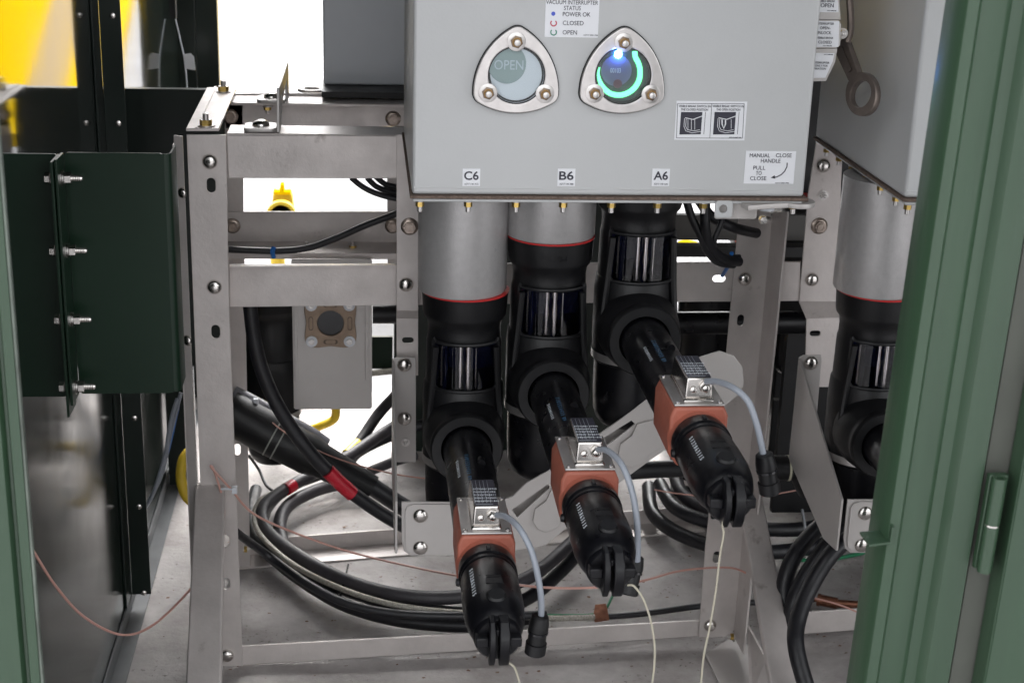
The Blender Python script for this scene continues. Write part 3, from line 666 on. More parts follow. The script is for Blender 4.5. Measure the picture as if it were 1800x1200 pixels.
# rear switch box, dark in the shade
bx3 = empty('rear_switch_box', (.1, 3.1, BZ), 'shaded grey switch box seen from behind, beyond the top rails', 'switch box', 'grey switch boxes on the frame')
xr3 = P(568, 80, DR+.03).x
MB().box(xr3, DR+.03, BZ+.008, xr3+.57, DR+.49, BT).build('housing', GREYD, bx3, bev=.004)
MB().box(xr3-.002, DR-.05, BZ-.0035, xr3+.572, DR+.49, BZ+.0075).build('gasket', RUB, bx3)
e3 = P(548, 158, DR+.1)
MB().add(plate_me(circ(e3.x, e3.y, .028, 28), [circ(e3.x, e3.y, .016)], .006, .0008), Matrix.Translation((0, 0, e3.z))).box(e3.x+.024, e3.y-.01, e3.z-.003, xr3+.05, e3.y+.01, e3.z+.003).build('lever_eye', STEEL2, bx3)

# operating panels and long handle between the boxes
op = empty('sign_column', P(1460, 70, 2.2), 'column of faceted steel plates with white labels beside the left switch box', 'sign column')
DO = 2.16
def oplate(q, lab, lines):
    MB().add(plate_me(pxz(q, DO), (), .01, .0008), XZ(DO+.005)).build('plate', STEEL2, op)
    l = MB().add(plate_me(pxz(lab, DO-.0008), (), .0006), XZ(DO-.0005)).build('label', WHITE, op)
    b = MB()
    for s_, xr_, y, h in lines:
        me = txt_me(s_, h/S1/.70*1.03, 'RIGHT', shear=0); o = P(xr_, y, DO-.001)
        b.add(me, Matrix.Translation((o.x, DO-.0011, o.z)) @ FACE @ Matrix.Diagonal((.92, 1, 1, 1)))
    b.build('lettering', INK, l, recalc=False)
oplate([(1415, -30), (1473, -30), (1478, 35), (1415, 35)], [(1415, -28), (1471, -28), (1474, 22), (1415, 22)], [('VISIBLE BREAK', 1468, 3, 3.6), ('OPEN', 1466, 10.5, 7), ('A2717 0982 P08', 1470, 19.5, 1.8)])
oplate([(1410, 36), (1475, 36), (1479, 45), (1477, 80), (1470, 85), (1405, 85)], [(1410, 37), (1475, 38), (1474, 83), (1405, 83)], [('INTERRUPTER', 1466, 42.5, 3.8), ('OPEN-', 1460, 50, 5), ('UNLOCK', 1461, 58.5, 5), ('VISIBLE BREAK', 1465, 67.5, 3.6), ('CLOSED', 1462, 75, 5), ('A2717 0983 P08', 1462, 81, 1.8)])
oplate([(1405, 86), (1472, 86), (1468, 110), (1452, 143), (1400, 144)], [(1405, 93), (1467, 94), (1464, 108), (1451, 137), (1400, 138)], [('A2717 0984 P08', 1464, 96.5, 1.8), ('INTERRUPTER', 1458, 111, 3.6, ), ('ONLY FOR', 1455, 116.3, 3.6), ('OPERATION', 1452, 121.4, 3.6)])
fix(NUTB, 'nut', op, 1481, 59, 2.17, FACE, .6)
oh = empty('switching_lever', P(1500, 100, 2.25), 'long bronze-grey lever hanging down to a ring between the two switch boxes', 'lever')
HM = mat('worn_bronze_steel', (.20, .165, .145), .4, .75, var=.2, vscale=30, bump=.1)
ho = P(1479, 75, 2.22); he = P(1517, 166, 2.16)
MB().tube([P(1491, -20, 2.2), P(1495, 20, 2.2), P(1495, 55, 2.2), P(1489, 74, 2.2)], .0055, 8, 4).build('upper_arm', HM, oh)
ax = (he-ho).normalized(); side = Vector((.45, -.9, 0)).normalized(); side = (side-ax*side.dot(ax)).normalized()
Mh = map3(ho, ax, side)
L = (he-ho).length
shp = [(0, -.014), (L-.030, -.011)]+[(L+.033*math.cos(t), .033*math.sin(t)*.9) for t in [-PI+.4+(2*PI-.8)*i/24 for i in range(25)]]+[(L-.030, .011), (0, .014)]
MB().add(plate_me(shp, [[(L+.019*math.cos(2*PI*i/24), .021*math.sin(2*PI*i/24)) for i in range(24)]], .011, .0012), Mh).build('arm_and_ring', HM, oh)
MB().prism([Mh @ Vector((.01, -.003, .0062)), Mh @ Vector((L-.04, -.003, .0062)), Mh @ Vector((L-.04, .004, .0062)), Mh @ Vector((.01, .004, .0062))], Mh.to_3x3() @ Vector((0, 0, .002))).build('raised_rib', HM, oh)

# ------------------------------------------------------------------ elbow connectors
def make_connector(label):
    r = empty('elbow_connector', (0, 0, 0), label, 'cable connector', 'black elbow connectors below the switch boxes', local=True)
    b = MB()
    b.lathe((0, 0, 0), (0, 0, 1), [(-.066, .060), (-.062, .064), (-.02, .0655), (.05, .0655), (.076, .064), (.079, .0615), (.148, .0605), (.155, .0588), (.17, .0582), (.183, .060), (.190, .0655), (.196, .067), (.222, .0685), (.229, .0695)], 56)
    b.build('housing', RUB, r)
    MB().lathe((0, 0, .2295), (0, 0, 1), [(0, .0700), (.0025, .0706)], 56).build('red_seal', RED, r)
    # boot below
    MB().lathe((0, 0, -.0665), (0, 0, 1), [(0, .0605), (-.006, .0605), (-.05, .060), (-.085, .058), (-.10, .053), (-.108, .045), (-.110, .0)], 48).build('boot', RUBG, r)
    MB().lathe((0, 0, -.060), (0, 0, 1), [(0, .0657), (.013, .0660)], 56, cap=False).build('band', SATIN, r)
    # viewing window: curved frame, navy recess, blades, smoked glass
    def curved(a0, a1, z0, z1, ri, ro, n=18, rz=0):
        m = MB()
        for i in range(n):
            p, q = math.radians(a0+(a1-a0)*i/n), math.radians(a0+(a1-a0)*(i+1)/n)
            k0 = min(1, (i+1)/2.2, (n-i)/2.2) if rz else 1
            f = lambda r_, t, z: (r_*math.sin(t), -r_*math.cos(t), z)
            zl, zh = z0+rz*(1-k0), z1-rz*(1-k0)*.2
            m.quadbox([f(ro, p, zl), f(ro, q, zl), f(ro, q, zh), f(ro, p, zh)], [f(ri, p, zl), f(ri, q, zl), f(ri, q, zh), f(ri, p, zh)])
        bmesh.ops.remove_doubles(m.b, verts=m.b.verts, dist=1e-6)
        return m
    curved(-50, 50, .080, .1555, .055, .0618).build('window_backing', NAVY, r)
    for a_, w_ in ((-38, 1.1), (14, .7)):
        curved(a_-w_, a_+w_, .085, .152, .0600, .0632, 2).build('switch_blade', BLADE, r)
    for a_, w_ in ((-9, .0038), (2.8, .0046)):
        t = math.radians(a_); q0 = Vector((.0590*math.sin(t), -.0590*math.cos(t), .0815))
        MB().lathe(q0, (0, 0, 1), [(0, w_*.6), (.006, w_*.95), (.02, w_*.8), (.036, w_*1.05), (.055, w_*.85), (.072, w_)], 20).build('switch_blade', BLADE, r)
    gm = MB()
    for i in range(24):
        p, q = math.radians(-48+4*i), math.radians(-44+4*i); f = lambda t, z: gm.b.verts.new((.0645*math.sin(t), -.0645*math.cos(t), z))
        gm.b.faces.new([f(p, .0825), f(q, .0825), f(q, .1535), f(p, .1535)])
    bmesh.ops.remove_doubles(gm.b, verts=gm.b.verts, dist=1e-6)
    gm.build('window_glass', GLASSD, r)
    fw = MB()
    loop = []
    for i in range(25): t = math.radians(-52+104*i/24); loop.append((.0655*math.sin(t), -.0655*math.cos(t), .079+(.012 if i in (0, 24) else .004 if i in (1, 23) else 0)))
    top = [(x, y, .157) for x, y, z in loop[::-1]]
    fw.tube(loop+top, .0028, 8, 2, closed=True).build('window_frame', RUB, r)
    # blend from housing to the horizontal boss, ring at the front
    b = MB(); b.lathe((0, -.035, 0), (0, -1, 0), [(0, .066), (.02, .0655), (.045, .062), (.055, .058), (.060, .057), (.066, .0578), (.073, .0578), (.077, .055), (.077, .041), (.055, .038)], 56, cap=False)
    b.build('boss_ring', RUB, r)
    # ribs from window down to the boss
    for sg in (-1, 1):
        MB().tube([(sg*.048, -.048, .150), (sg*.0525, -.044, .08), (sg*.056, -.045, .04), (sg*.058, -.05, .0)], .0055, 8, 6).build('rib', RUB, r)
    MB().lathe((0, -.06, 0), (0, -1, 0), [(0, .0375), (.365, .0375)], 44).build('tube', RUBG, r)
    MB().cyl((.012, -.235, .0365), (.012, -.250, .0365), .006, n=14).cyl((.012, -.238, .034), (.012, -.238, .041), .0045, n=12).build('moulded_nub', RUBG, r)
    # printing on tube
    def tubetext(s, size, y0, ang, rad, m, sx=1.):
        SPC[0] = 1.7; me = txt_me(s, size, 'LEFT', sx); SPC[0] = 1.
        for v in me.vertices:
            u, w_, h = v.co.x, v.co.y, v.co.z
            th = ang + w_/rad
            v.co = ((rad+.0002+h)*math.sin(th), -(y0+u), (rad+.0002+h)*math.cos(th))
        MB().add(me).build('lettering', m, r, recalc=False)
    tubetext('7105521422 89', .0088, .215, math.radians(-14), .0375, PRINTB)
    tubetext('51322031115', .0065, .225, math.radians(-38), .0375, PRINT)
    # terracotta sensor block
    y0, y1 = -.392, -.505
    sec = lambda y, k: [(-.033*k, y, .043), (.033*k, y, .043), (.0385*k, y, .03), (.0385*k, y, -.022), (.025, y, -.04), (-.025, y, -.04), (-.0385*k, y, -.022), (-.0385*k, y, .03)]
    m = MB(); m.quadbox(sec(y1, 1.0), sec(y0, .98)); m.build('sensor_block', ORANGE, r, bev=.004, seg=3)
    MB().lathe((0, -.500, 0), (0, -1, 0), [(0, .0400), (.004, .0385), (.012, .0370), (.020, .0362)], 40).build('block_neck', ORANGE, r)
    zt_ = .0435
    pl_ = MB().box(-.0335, y1+.002, zt_, .0335, y0+.002, zt_+.003).build('sensor_plate', SATIN, r, bev=.001)
    for sx_ in (-.028, .028):
        for yy in (y1+.009, y0-.006): inst(SCREW, 'screw', pl_, Matrix.Translation((sx_, yy, zt_+.003)) @ Matrix.Scale(1.05, 4)).parent = pl_
    zc_ = zt_+.0032
    cv = MB(); yb, yf = y0-.008, y1+.012
    cv.quadbox([(-.0215, yf-.004, zc_), (.0215, yf-.004, zc_), (.0215, yb+.001, zc_), (-.0215, yb+.001, zc_)], [(-.0185, yf+.001, zc_+.005), (.0185, yf+.001, zc_+.005), (.0185, yb, zc_+.005), (-.0185, yb, zc_+.005)])
    cv.quadbox([(-.0185, yf+.001, zc_+.0045), (.0185, yf+.001, zc_+.0045), (.0185, yb, zc_+.0045), (-.0185, yb, zc_+.0045)], [(-.0165, yf+.003, zc_+.032), (.0165, yf+.003, zc_+.032), (.0165, yb-.002, zc_+.032), (-.0165, yb-.002, zc_+.032)])
    cover = cv.build('sensor_cover', SHINY, r, bev=.003, seg=3)
    lab = MB().box(-.0155, yf+.005, zc_+.0322, .0155, yb-.005, zc_+.0326).build('rating_label', INK, cover)
    lt = MB()
    rnd = random.Random(3)
    for i in range(6):
        for j in range(6):
            if j == 0: continue
            s_ = ''.join(rnd.choice('0123456789') for _ in range(rnd.choice((2, 3))))
            me = txt_me(s_, .0048, 'LEFT'); lt.add(me, Matrix.Translation((-.0145+.005*i, yf+.008+.0125*j*.78, zc_+.0328)))
    lt.box(-.014, yf+.0075, zc_+.0327, .009, yf+.0082, zc_+.0329)
    for i in range(5): lt.box(-.0148+.0052*i, yf+.012, zc_+.0327, -.0144+.0052*i, yb-.008, zc_+.0329)
    lt.build('lettering', PRINT, lab, recalc=False)
    fy = yf+.0015
    inst(SCREW, 'screw', cover, Matrix.Translation((-.0075, fy-.0008, zc_+.016)) @ FACE @ Matrix.Scale(1.45, 4)).parent = cover
    MB().lathe((.0075, fy, zc_+.020), (0, -1, 0), [(0, .0082), (.003, .0082), (.003, .0068), (.007, .0068), (.009, .005), (.010, .003)], 6).build('gland', SHINY, cover, bev=.0005)
    # black cap with collar
    MB().lathe((0, -.515, 0), (0, -1, 0), [(0, .0355), (.001, .0378), (.010, .0388), (.024, .0390), (.026, .0372), (.030, .0368), (.032, .0375), (.036, .0375), (.038, .0362)], 48).build('collar', RUBG, r)
    MB().lathe((0, -.552, 0), (0, -1, 0), [(0, .0362), (.003, .0372), (.045, .0385), (.08, .0385), (.103, .0365), (.121, .0325), (.133, .0275), (.138, .021), (.140, 0)], 48).build('cap', RUBG, r)
    cp_ = MB(); cp_.box(-.003, -.537, .0375, .003, -.525, .0415).build('moulded_tab', RUBG, r, bev=.001)
    MB().lathe((-.038, -.540, -.006), (-1, 0, 0), [(0, .006), (.004, .005), (.005, 0)], 14).build('side_nub', RUBG, r)
    MB().lathe((0, -.655, .0335), (0, -.28, 1), [(0, .0125), (.0035, .0125), (.005, .0105), (.006, .010)], 24).build('test_point', RUB, r)
    MB().box(-.0105, -.628, .0378, -.0005, -.615, .0388).box(.0005, -.628, .0378, .0105, -.615, .0388).build('moulded_logo', RUB, r)
    lt = MB().box(-.0095, -.612, .0383, .0095, -.610, .0388).box(-.0095, -.608, .0383, .0095, -.6065, .0388).build('moulded_text', RUB, r)
    tubetext('5132863115', .0085, .572, math.radians(-42), .0385, PRINT)
    # pulling eye: cross ribs and a U shaped handle
    MB().lathe((0, -.681, -.004), (0, -1, 0), [(0, .030), (.008, .029), (.012, .026), (.012, 0)], 36).build('end_plate', RUBG, r)
    MB().box(-.028, -.706, -.008, -.0115, -.688, .005).build('cross_rib', RUBG, r, bev=.002)
    MB().box(.0125, -.706, -.008, .028, -.688, .005).build('cross_rib', RUBG, r, bev=.002)
    e = MB()
    for xx, tx in ((-.0120, .0075), (.0000, .0125)):
        e.prism([(xx, -.688, .028), (xx, -.706, .026), (xx, -.718, .014), (xx, -.721, .000), (xx, -.716, -.020), (xx, -.708, -.031), (xx, -.688, -.030)], (tx, 0, 0))
    e.box(-.0044, -.710, .010, .0004, -.690, .018)
    e.build('pulling_eye', RUBG, r, bev=.0016)
    return r
def copy_tree(o, parent=None):
    c = o.copy(); COL.objects.link(c); c.parent = parent
    for ch in list(o.children): copy_tree(ch, c)
    return c
def kids_local(o):
    for ch in o.children: kids_local(ch)
labels = {'C': 'black elbow connector with terracotta block under the C6 label, lowest of three',
          'B': 'black elbow connector with terracotta block under the B6 label, middle of three',
          'A': 'black elbow connector with terracotta block under the A6 label, highest of three'}
proto = make_connector(labels['C'])
# sub-parts were built in local space: clear their offsets
conns = {}
for k in 'CBA':
    c = proto if k == 'C' else copy_tree(proto)
    x, z = ZE[k]; c.location = (x, 2.31, z); c['label'] = labels[k]; conns[k] = c
c4 = copy_tree(proto); c4.location = (ZE['C'][0]+OFF-.038, 2.31, ZE['C'][1]); c4['label'] = 'black elbow connector of the right-hand bay, mostly hidden by the green door post'
# connector A has no grey bushing in view: its own black sleeve reaches the box
MB().lathe((0, 0, .233), (0, 0, 1), [(0, .0605), (BZ-.015-.774-.233, .0605)], 48).build('sleeve', RUB, conns['A'])

me_ = txt_me('496 673-6', .011, 'CENTER', .9, .0004)
for v in me_.vertices:
    u, w_, h_ = v.co; v.co = (( .0688+h_)*math.sin(u/.068), -(.0688+h_)*math.cos(u/.068), .208+w_)
MB().add(me_).build('moulded_text', RUBG, conns['B'], recalc=False)
# sensor leads with plug, pull cords
def lead(k, pts, plug, label):
    r = empty('sensor_lead', pts[0] if False else P(*plug[0]), label, 'cable', 'grey sensor leads with black plugs')
    MB().tube([P(*p) for p in pts], .0042, 12, 10).build('lead', LEAD, r)
    a, c = P(*plug[0]), P(*plug[1]); ax_ = c-a; L_ = ax_.length
    MB().lathe(a, ax_, [(0, .0085), (.002, .011), (.012, .0128), (.016, .0132), (L_*.38, .0132), (L_*.39, .012), (L_*.70, .0118), (L_*.71, .0138), (L_*.97, .0138), (L_, .0118)], 24).build('plug', RUB, r)
    for t in (.40, .725): MB().lathe(a+ax_*t, ax_, [(0, .0134), (.003, .0134)], 24).build('ring', GLOSSB, r)
lead('C', [(874, 905, 1.80), (890, 908, 1.775), (912, 927, 1.74), (933, 965, 1.72), (945, 1010, 1.71), (951, 1050, 1.71), (951, 1085, 1.715)], [(950, 1080, 1.715), (940, 1148, 1.715)], 'grey lead hanging from the lowest sensor box to a black plug in mid air')
lead('B', [(1052, 790, 1.80), (1068, 792, 1.775), (1092, 815, 1.74), (1110, 860, 1.72), (1119, 910, 1.71), (1121, 950, 1.715), (1120, 985, 1.72)], [(1118, 975, 1.76), (1102, 1045, 1.74)], 'grey lead arching from the middle sensor box to a plug behind its cap')
lead('A', [(1242, 670, 1.80), (1262, 671, 1.775), (1290, 682, 1.74), (1315, 705, 1.725), (1330, 745, 1.715), (1338, 780, 1.71), (1343, 805, 1.71)], [(1343, 796, 1.71), (1354, 866, 1.71)], 'grey lead arching from the highest sensor box to a black plug beside the post')
def cord(pts, label):
    o = MB().tube([P(*p) for p in pts], .0013, 8, 8).build('pull_cord', CORD); tag(o, label, 'cord', 'cream pull cords on the connector caps'); return o
cord([(896, 1165, 1.600), (904, 1172, 1.595), (910, 1188, 1.585), (916, 1215, 1.575), (920, 1260, 1.575)], 'short cream cord leaving the picture below the lowest connector cap')
cord([(1103, 1028, 1.600), (1115, 1030, 1.595), (1132, 1055, 1.585), (1146, 1100, 1.585), (1151, 1150, 1.585), (1145, 1210, 1.585), (1135, 1260, 1.585)], 'cream cord hanging in a curve from the middle connector cap')
cord([(1272, 908, 1.605), (1270, 925, 1.600), (1272, 938, 1.595), (1265, 980, 1.595), (1258, 1040, 1.595), (1248, 1100, 1.595), (1236, 1160, 1.595), (1228, 1260, 1.595)], 'long cream cord hanging from the highest connector cap past the post foot')

# ------------------------------------------------------------------ cables at the back and on the pad
def tubeobj(name, pts, r, m, label=None, cat='cable', group=None, parent=None, n=14, sub=8):
    o = MB().tube([p if isinstance(p, Vector) else (P(*p) if p[2] > 1.2 else G(*p)) for p in pts], r, n, sub).build(name, m, parent)
    if label: tag(o, label, cat, group)
    return o
CG = 'black power cables coiled on the pad'
def band(pts, r, m, parent, name='tape_band'):
    return tubeobj(name, pts, r, m, parent=parent, n=18, sub=3)
# coordinates (px, py, z<1.2 -> height above pad)
c1 = [(700, 690, .20), (665, 728, .14), (625, 785, .08), (580, 825, .06), (520, 850, .05), (478, 880, .045), (462, 920, .045), (490, 968, .045), (560, 1015, .045), (650, 1050, .045), (740, 1070, .045), (830, 1078, .045), (920, 1055, .045), (985, 1005, .05), (1035, 950, .07)]
o = tubeobj('power_cable', c1, .0140, CABLE, 'black power cable with a yellow band of tape, sweeping across the pad behind the frame', 'cable', CG)
band([(630, 779, .085), (610, 799, .075)], .0146, YTAPE, o)
c2 = [(720, 745, .12), (670, 775, .10), (610, 815, .08), (550, 845, .06), (500, 872, .06), (462, 905, .06), (470, 945, .055), (520, 985, .055), (600, 1028, .055), (690, 1055, .055), (780, 1062, .055), (860, 1050, .055), (940, 1020, .06), (1010, 960, .07)]
o = tubeobj('power_cable', [(x, y-12, z+.02) for x, y, z in c2], .0140, CABLED, 'dusty black power cable with a red band, innermost at the left of the coil', 'cable', CG)
band([(516, 852, .083), (503, 860, .081)], .0147, REDTAPE, o)
o = tubeobj('power_cable', [(640, 850, .05), (590, 852, .05), (540, 868, .05), (505, 890, .05), (492, 920, .045), (500, 960, .03), (530, 1000, .02)], .0150, CABLED, 'dusty grey cable curling inside the coil, turning down behind it', 'cable', CG)
o = tubeobj('power_cable', [(450, 860, .03), (442, 900, .03), (452, 950, .03), (505, 1000, .03), (590, 1055, .03), (680, 1085, .03), (770, 1097, .03), (850, 1098, .03), (930, 1085, .03)], .0140, CABLE, 'black power cable lying outermost and lowest along the coil', 'cable', CG)
o = tubeobj('power_cable', [(438, 520, 2.75), (446, 590, 2.75), (462, 655, 2.75), (495, 725, 2.75), (545, 795, 2.75), (600, 850, 2.76), (660, 895, 2.78), (720, 930, 2.8), (790, 965, 2.85)], .0140, CABLE, 'thick black cable with a red tape patch arching down from the upper left', 'cable', CG)
band([(577, 828, 2.748), (597, 848, 2.752), (619, 868, 2.758)], .0147, REDTAPE, o)
o = tubeobj('ground_braid', [(500, 862, .07), (462, 875, .08), (447, 905, .08), (458, 940, .08), (510, 988, .08), (590, 1030, .08), (690, 1062, .08), (790, 1075, .07), (860, 1078, .06), (960, 1086, .05), (1045, 1084, .045)], .0058, BRAID, 'braided grey earth wire following the coil to the copper clamp', 'wire')
o = tubeobj('control_cable', [(415, 935, 2.7), (470, 975, .12), (540, 1025, .1), (610, 1060, .08), (700, 1078, .07), (830, 1082, .07), (960, 1080, .06)], .0085, CABLE, 'thin black cable crossing the post and joining the bottom of the coil', 'cable')
o = tubeobj('cable_tie', [(612, 992, .05), (606, 1018, .07), (600, 1040, .066), (594, 1058, .05)], .0025, GLOSSB, 'black cable tie around the coil at its lower left', 'cable tie')
# right coil
o = tubeobj('power_cable', [(1140, 855, .05), (1150, 905, .045), (1210, 945, .045), (1300, 968, .045), (1400, 966, .045), (1500, 940, .05), (1560, 900, .06)], .0165, CABLE, 'black cable of the right coil, lowest strand behind the right post', 'cable', CG)
o = tubeobj('power_cable', [(1160, 850, .09), (1185, 890, .09), (1240, 915, .085), (1320, 928, .085), (1420, 928, .085), (1500, 900, .09), (1560, 860, .1)], .0160, CABLE, 'black cable of the right coil, upper strand behind the right post', 'cable', CG)
o = tubeobj('power_cable', [(1185, 830, .10), (1202, 870, .09), (1255, 900, .08), (1330, 908, .07)], .0155, CABLED, 'dusty cable inside the right coil, seen between connector and bracket', 'cable', CG)
tubeobj('cable_tie', [(1410, 896, .12), (1416, 930, .11), (1420, 945, .08)], .003, WHITEP, 'white cable tie round the right coil', 'cable tie')
tubeobj('green_wire', [(960, 1080, .03), (1050, 1078, .03), (1075, 1050, .04), (1085, 1020, .05)], .0028, GREENW, 'thin green wire near the copper clamp', 'wire')
tubeobj('green_wire', [(1350, 975, .02), (1430, 985, .02), (1500, 975, .02), (1560, 960, .02)], .0045, GREENW, 'green wire under the right coil by the door post', 'wire')
# three cables dropping at the right
CR = 'three black cables dropping forward beside the door post'
for i, pts in enumerate(([(1490, 880, 2.5), (1455, 912, 2.48), (1420, 945, 2.45), (1392, 985, 2.42), (1378, 1035, 2.4), (1385, 1100, 2.38)],
                         [(1520, 890, 2.45), (1480, 930, 2.42), (1445, 970, 2.4), (1412, 1020, 2.38), (1395, 1060, 2.36), (1385, 1110, 2.36)],
                         [(1550, 905, 2.38), (1500, 940, 2.36), (1460, 975, 2.34), (1425, 1030, 2.32), (1402, 1090, 2.28), (1400, 1140, 2.24), (1420, 1215, 2.2), (1440, 1280, 2.18)])):
    o = tubeobj('drop_cable', pts, .0150, CABLE, ['uppermost of three thick cables curving down from the right-hand bracket', 'middle of three thick cables curving down from the right-hand bracket', 'foremost of three thick cables, running down out of the picture'][i], 'cable', CR)
    if i == 0: band([(1476, 893, 2.492), (1458, 909, 2.483)], .0154, mat('brown_band', (.06, .015, .012), .5), o)
# black rod with blue screw, big black joint bodies at the left rear
rod = tubeobj('black_pipe', [(1100, 828, 2.62), (1170, 824, 2.62), (1260, 822, 2.62)], .0165, CABLE, 'black horizontal pipe with a blue screw behind the middle connector', 'pipe', n=20)
MB().lathe(P(1197, 808, 2.585), (0, -1, 0), [(0, .0055), (.002, .005), (.003, 0)], 18).build('blue_screw', LBLUE, rod)
jb = empty('rear_joint', P(500, 780, 2.95), 'big black cable joint lying slantwise behind the left post with pale ring bands', 'cable joint')
a, c = P(400, 722, 2.95), P(655, 858, 2.90)
MB().lathe(a, c-a, [(0, .045), (.10, .045), (.19, .043), (.22, .036), (.28, .032), ((c-a).length, .027)], 32).build('body', RUB, jb)
for t in (.31, .36): MB().lathe(a+(c-a)*t, c-a, [(0, .0458), (.003, .0458)], 32).build('ring_band', mat('pale_rubber', (.30, .31, .28), .6), jb)
tubeobj('grey_pipe', [(410, 690, 2.97), (470, 722, 2.96), (540, 760, 2.95), (572, 782, 2.95)], .0165, mat('grey_sleeve', (.20, .20, .22), .35), parent=jb, n=18)
tubeobj('power_cable', [(640, 845, 2.9), (700, 885, 2.9), (760, 920, 2.9)], .019, CABLE, 'thick black cable leaving the slanted joint to the right', 'cable', CG)
tubeobj('power_cable', [(745, 745, .10), (690, 765, .08), (630, 795, .07), (600, 830, .06)], .0135, CABLE, 'plain black cable crossing just under the yellow-banded one', 'cable', CG)
tubeobj('flat_cable', [(730, 800, .05), (690, 812, .05), (650, 828, .05)], .012, CABLED, 'flat grey cable end emerging by the bracket post', 'cable')
tubeobj('thin_cable', [(437, 800, .10), (455, 825, .06), (470, 855, .04), (500, 872, .04)], .0035, CABLE, 'thin black cable dropping to the left of the coil', 'cable')
# green panel and black fittings deeper in
MB().prism([P(437, 640, 3.25), P(455, 650, 3.25), P(500, 730, 3.25), P(480, 745, 3.25), P(437, 745, 3.25)], (0, .004, 0))
gp = MB().quadbox([P(437, 640, 3.35), P(520, 640, 3.35), P(520, 738, 3.35), P(437, 738, 3.35)], [p+Vector((0, .01, 0)) for p in (P(437, 640, 3.35), P(520, 640, 3.35), P(520, 738, 3.35), P(437, 738, 3.35))]).build('metal_sheet', mat('grey_green_paint', (.11, .14, .13), .5)); tag(gp, 'grey-green metal sheet low in the rear behind the black joint', 'sheet')
# rear bay connectors (seen from behind, black)
rk = copy_tree(proto); rk.location = (P(478, 600, 3.3).x, 3.28, .30); rk.rotation_euler.z = PI; rk['label'] = 'black elbow connector of the rear bay, left of the grey hanging plate'; rk['group'] = 'black connectors of the rear bay'
rk2 = copy_tree(proto); rk2.location = (P(1245, 640, 3.3).x, 3.34, .10); rk2.rotation_euler.z = PI; rk2['label'] = 'black elbow connector of the rear bay, seen between connector A6 and the right post'; rk2['group'] = 'black connectors of the rear bay'
MB().lathe((0, 0, .215), (0, 0, 1), [(0, .0715), (.20, .0715)], 40).build('sleeve', RUBG, rk2)
rk3 = copy_tree(proto); rk3.location = (P(1400, 520, 3.3).x, 3.25, .52); rk3.rotation_euler.z = PI; rk3['label'] = 'black elbow connector of the rear bay, seen in the gap right of the post'; rk3['group'] = 'black connectors of the rear bay'
for k, (x, y) in enumerate(((360, 3.35),)): pass
# grey hanging plate with bronze casting
hp = empty('hanging_plate', P(585, 718, 2.9), 'grey steel plate hanging behind the frame, carrying a round bronze socket', 'plate')
DH = 2.86
MB().add(plate_me(rrect(P(515, 630, DH).x, P(585, 719, DH).z, P(654, 630, DH).x, P(585, 455, DH).z, .005), (), .004, .0008), XZ(DH+.002)).build('plate', STEEL2, hp)
for x0 in (521, 645):
    sl_ = [(x, z) for x, z in rrect(P(x0-3, 630, DH-.001).x, P(585, 668, DH).z, P(x0+3, 630, DH).x, P(585, 480, DH).z, .003)]
    MB().add(plate_me(sl_, (), .003, .0008), XZ(DH-.0018)).build('pressed_rib', STEEL2, hp)
c = P(581, 566, DH-.004)
oc = []
for i in range(64):
    a = 2*PI*i/64; k = max(abs(math.cos(a-PI/4)), abs(math.sin(a-PI/4))); r_ = .047+.016*(k**10); oc.append((c.x+r_*math.cos(a), c.z+r_*math.sin(a)))
cast = MB().add(plate_me(oc, [circ(c.x, c.z, .026, 32)], .012, .0015), XZ(DH-.007)).build('casting', BROWN, hp)
MB().lathe((c.x, DH-.001, c.z), (0, -1, 0), [(0, .0262), (.006, .0262)], 32).build('socket', GLOSSB, cast)
for a in (0, 90, 180, 270):
    a = math.radians(a); cc = (c.x+.038*math.cos(a), c.z+.038*math.sin(a))
    s0 = slot(*cc, .009 if abs(math.cos(a)) > .5 else .028, .028 if abs(math.cos(a)) > .5 else .009)
    s1 = [((u-cc[0])*.72+cc[0], (v-cc[1])*.9+cc[1]) for u, v in s0]
    MB().add(plate_me(s0, [s1], .001), XZ(DH-.0133)).build('groove', BROWND, cast)
for sx_, sy_ in ((-1, -1), (1, -1), (-1, 1), (1, 1)):
    q = Vector((c.x+sx_*.037, DH-.0135, c.z+sy_*.037-.0))
    MB().lathe(q, (0, -1, 0), [(0, .0115), (.002, .011), (.002, .007)], 24).build('washer', WHITEP, cast)
    MB().lathe(q+Vector((0, -.002, 0)), (0, -1, 0), [(0, .0065), (.004, .0062), (.004, .003), (.001, .003)], 6).build('bolt', SATIN, cast)
rbar = MB().cyl(P(655, 552, 2.9), P(712, 552, 2.9), .019, n=24).build('black_pipe', RUB); tag(rbar, 'short black pipe stub at the right of the bronze socket', 'pipe')
MB().lathe(P(641, 552, 2.9), P(712, 552, 2.9)-P(641, 552, 2.9), [(0, .0195), (.006, .0195)], 24).build('cream_ring', mat('cream_rubber', (.45, .43, .36), .6), rbar)
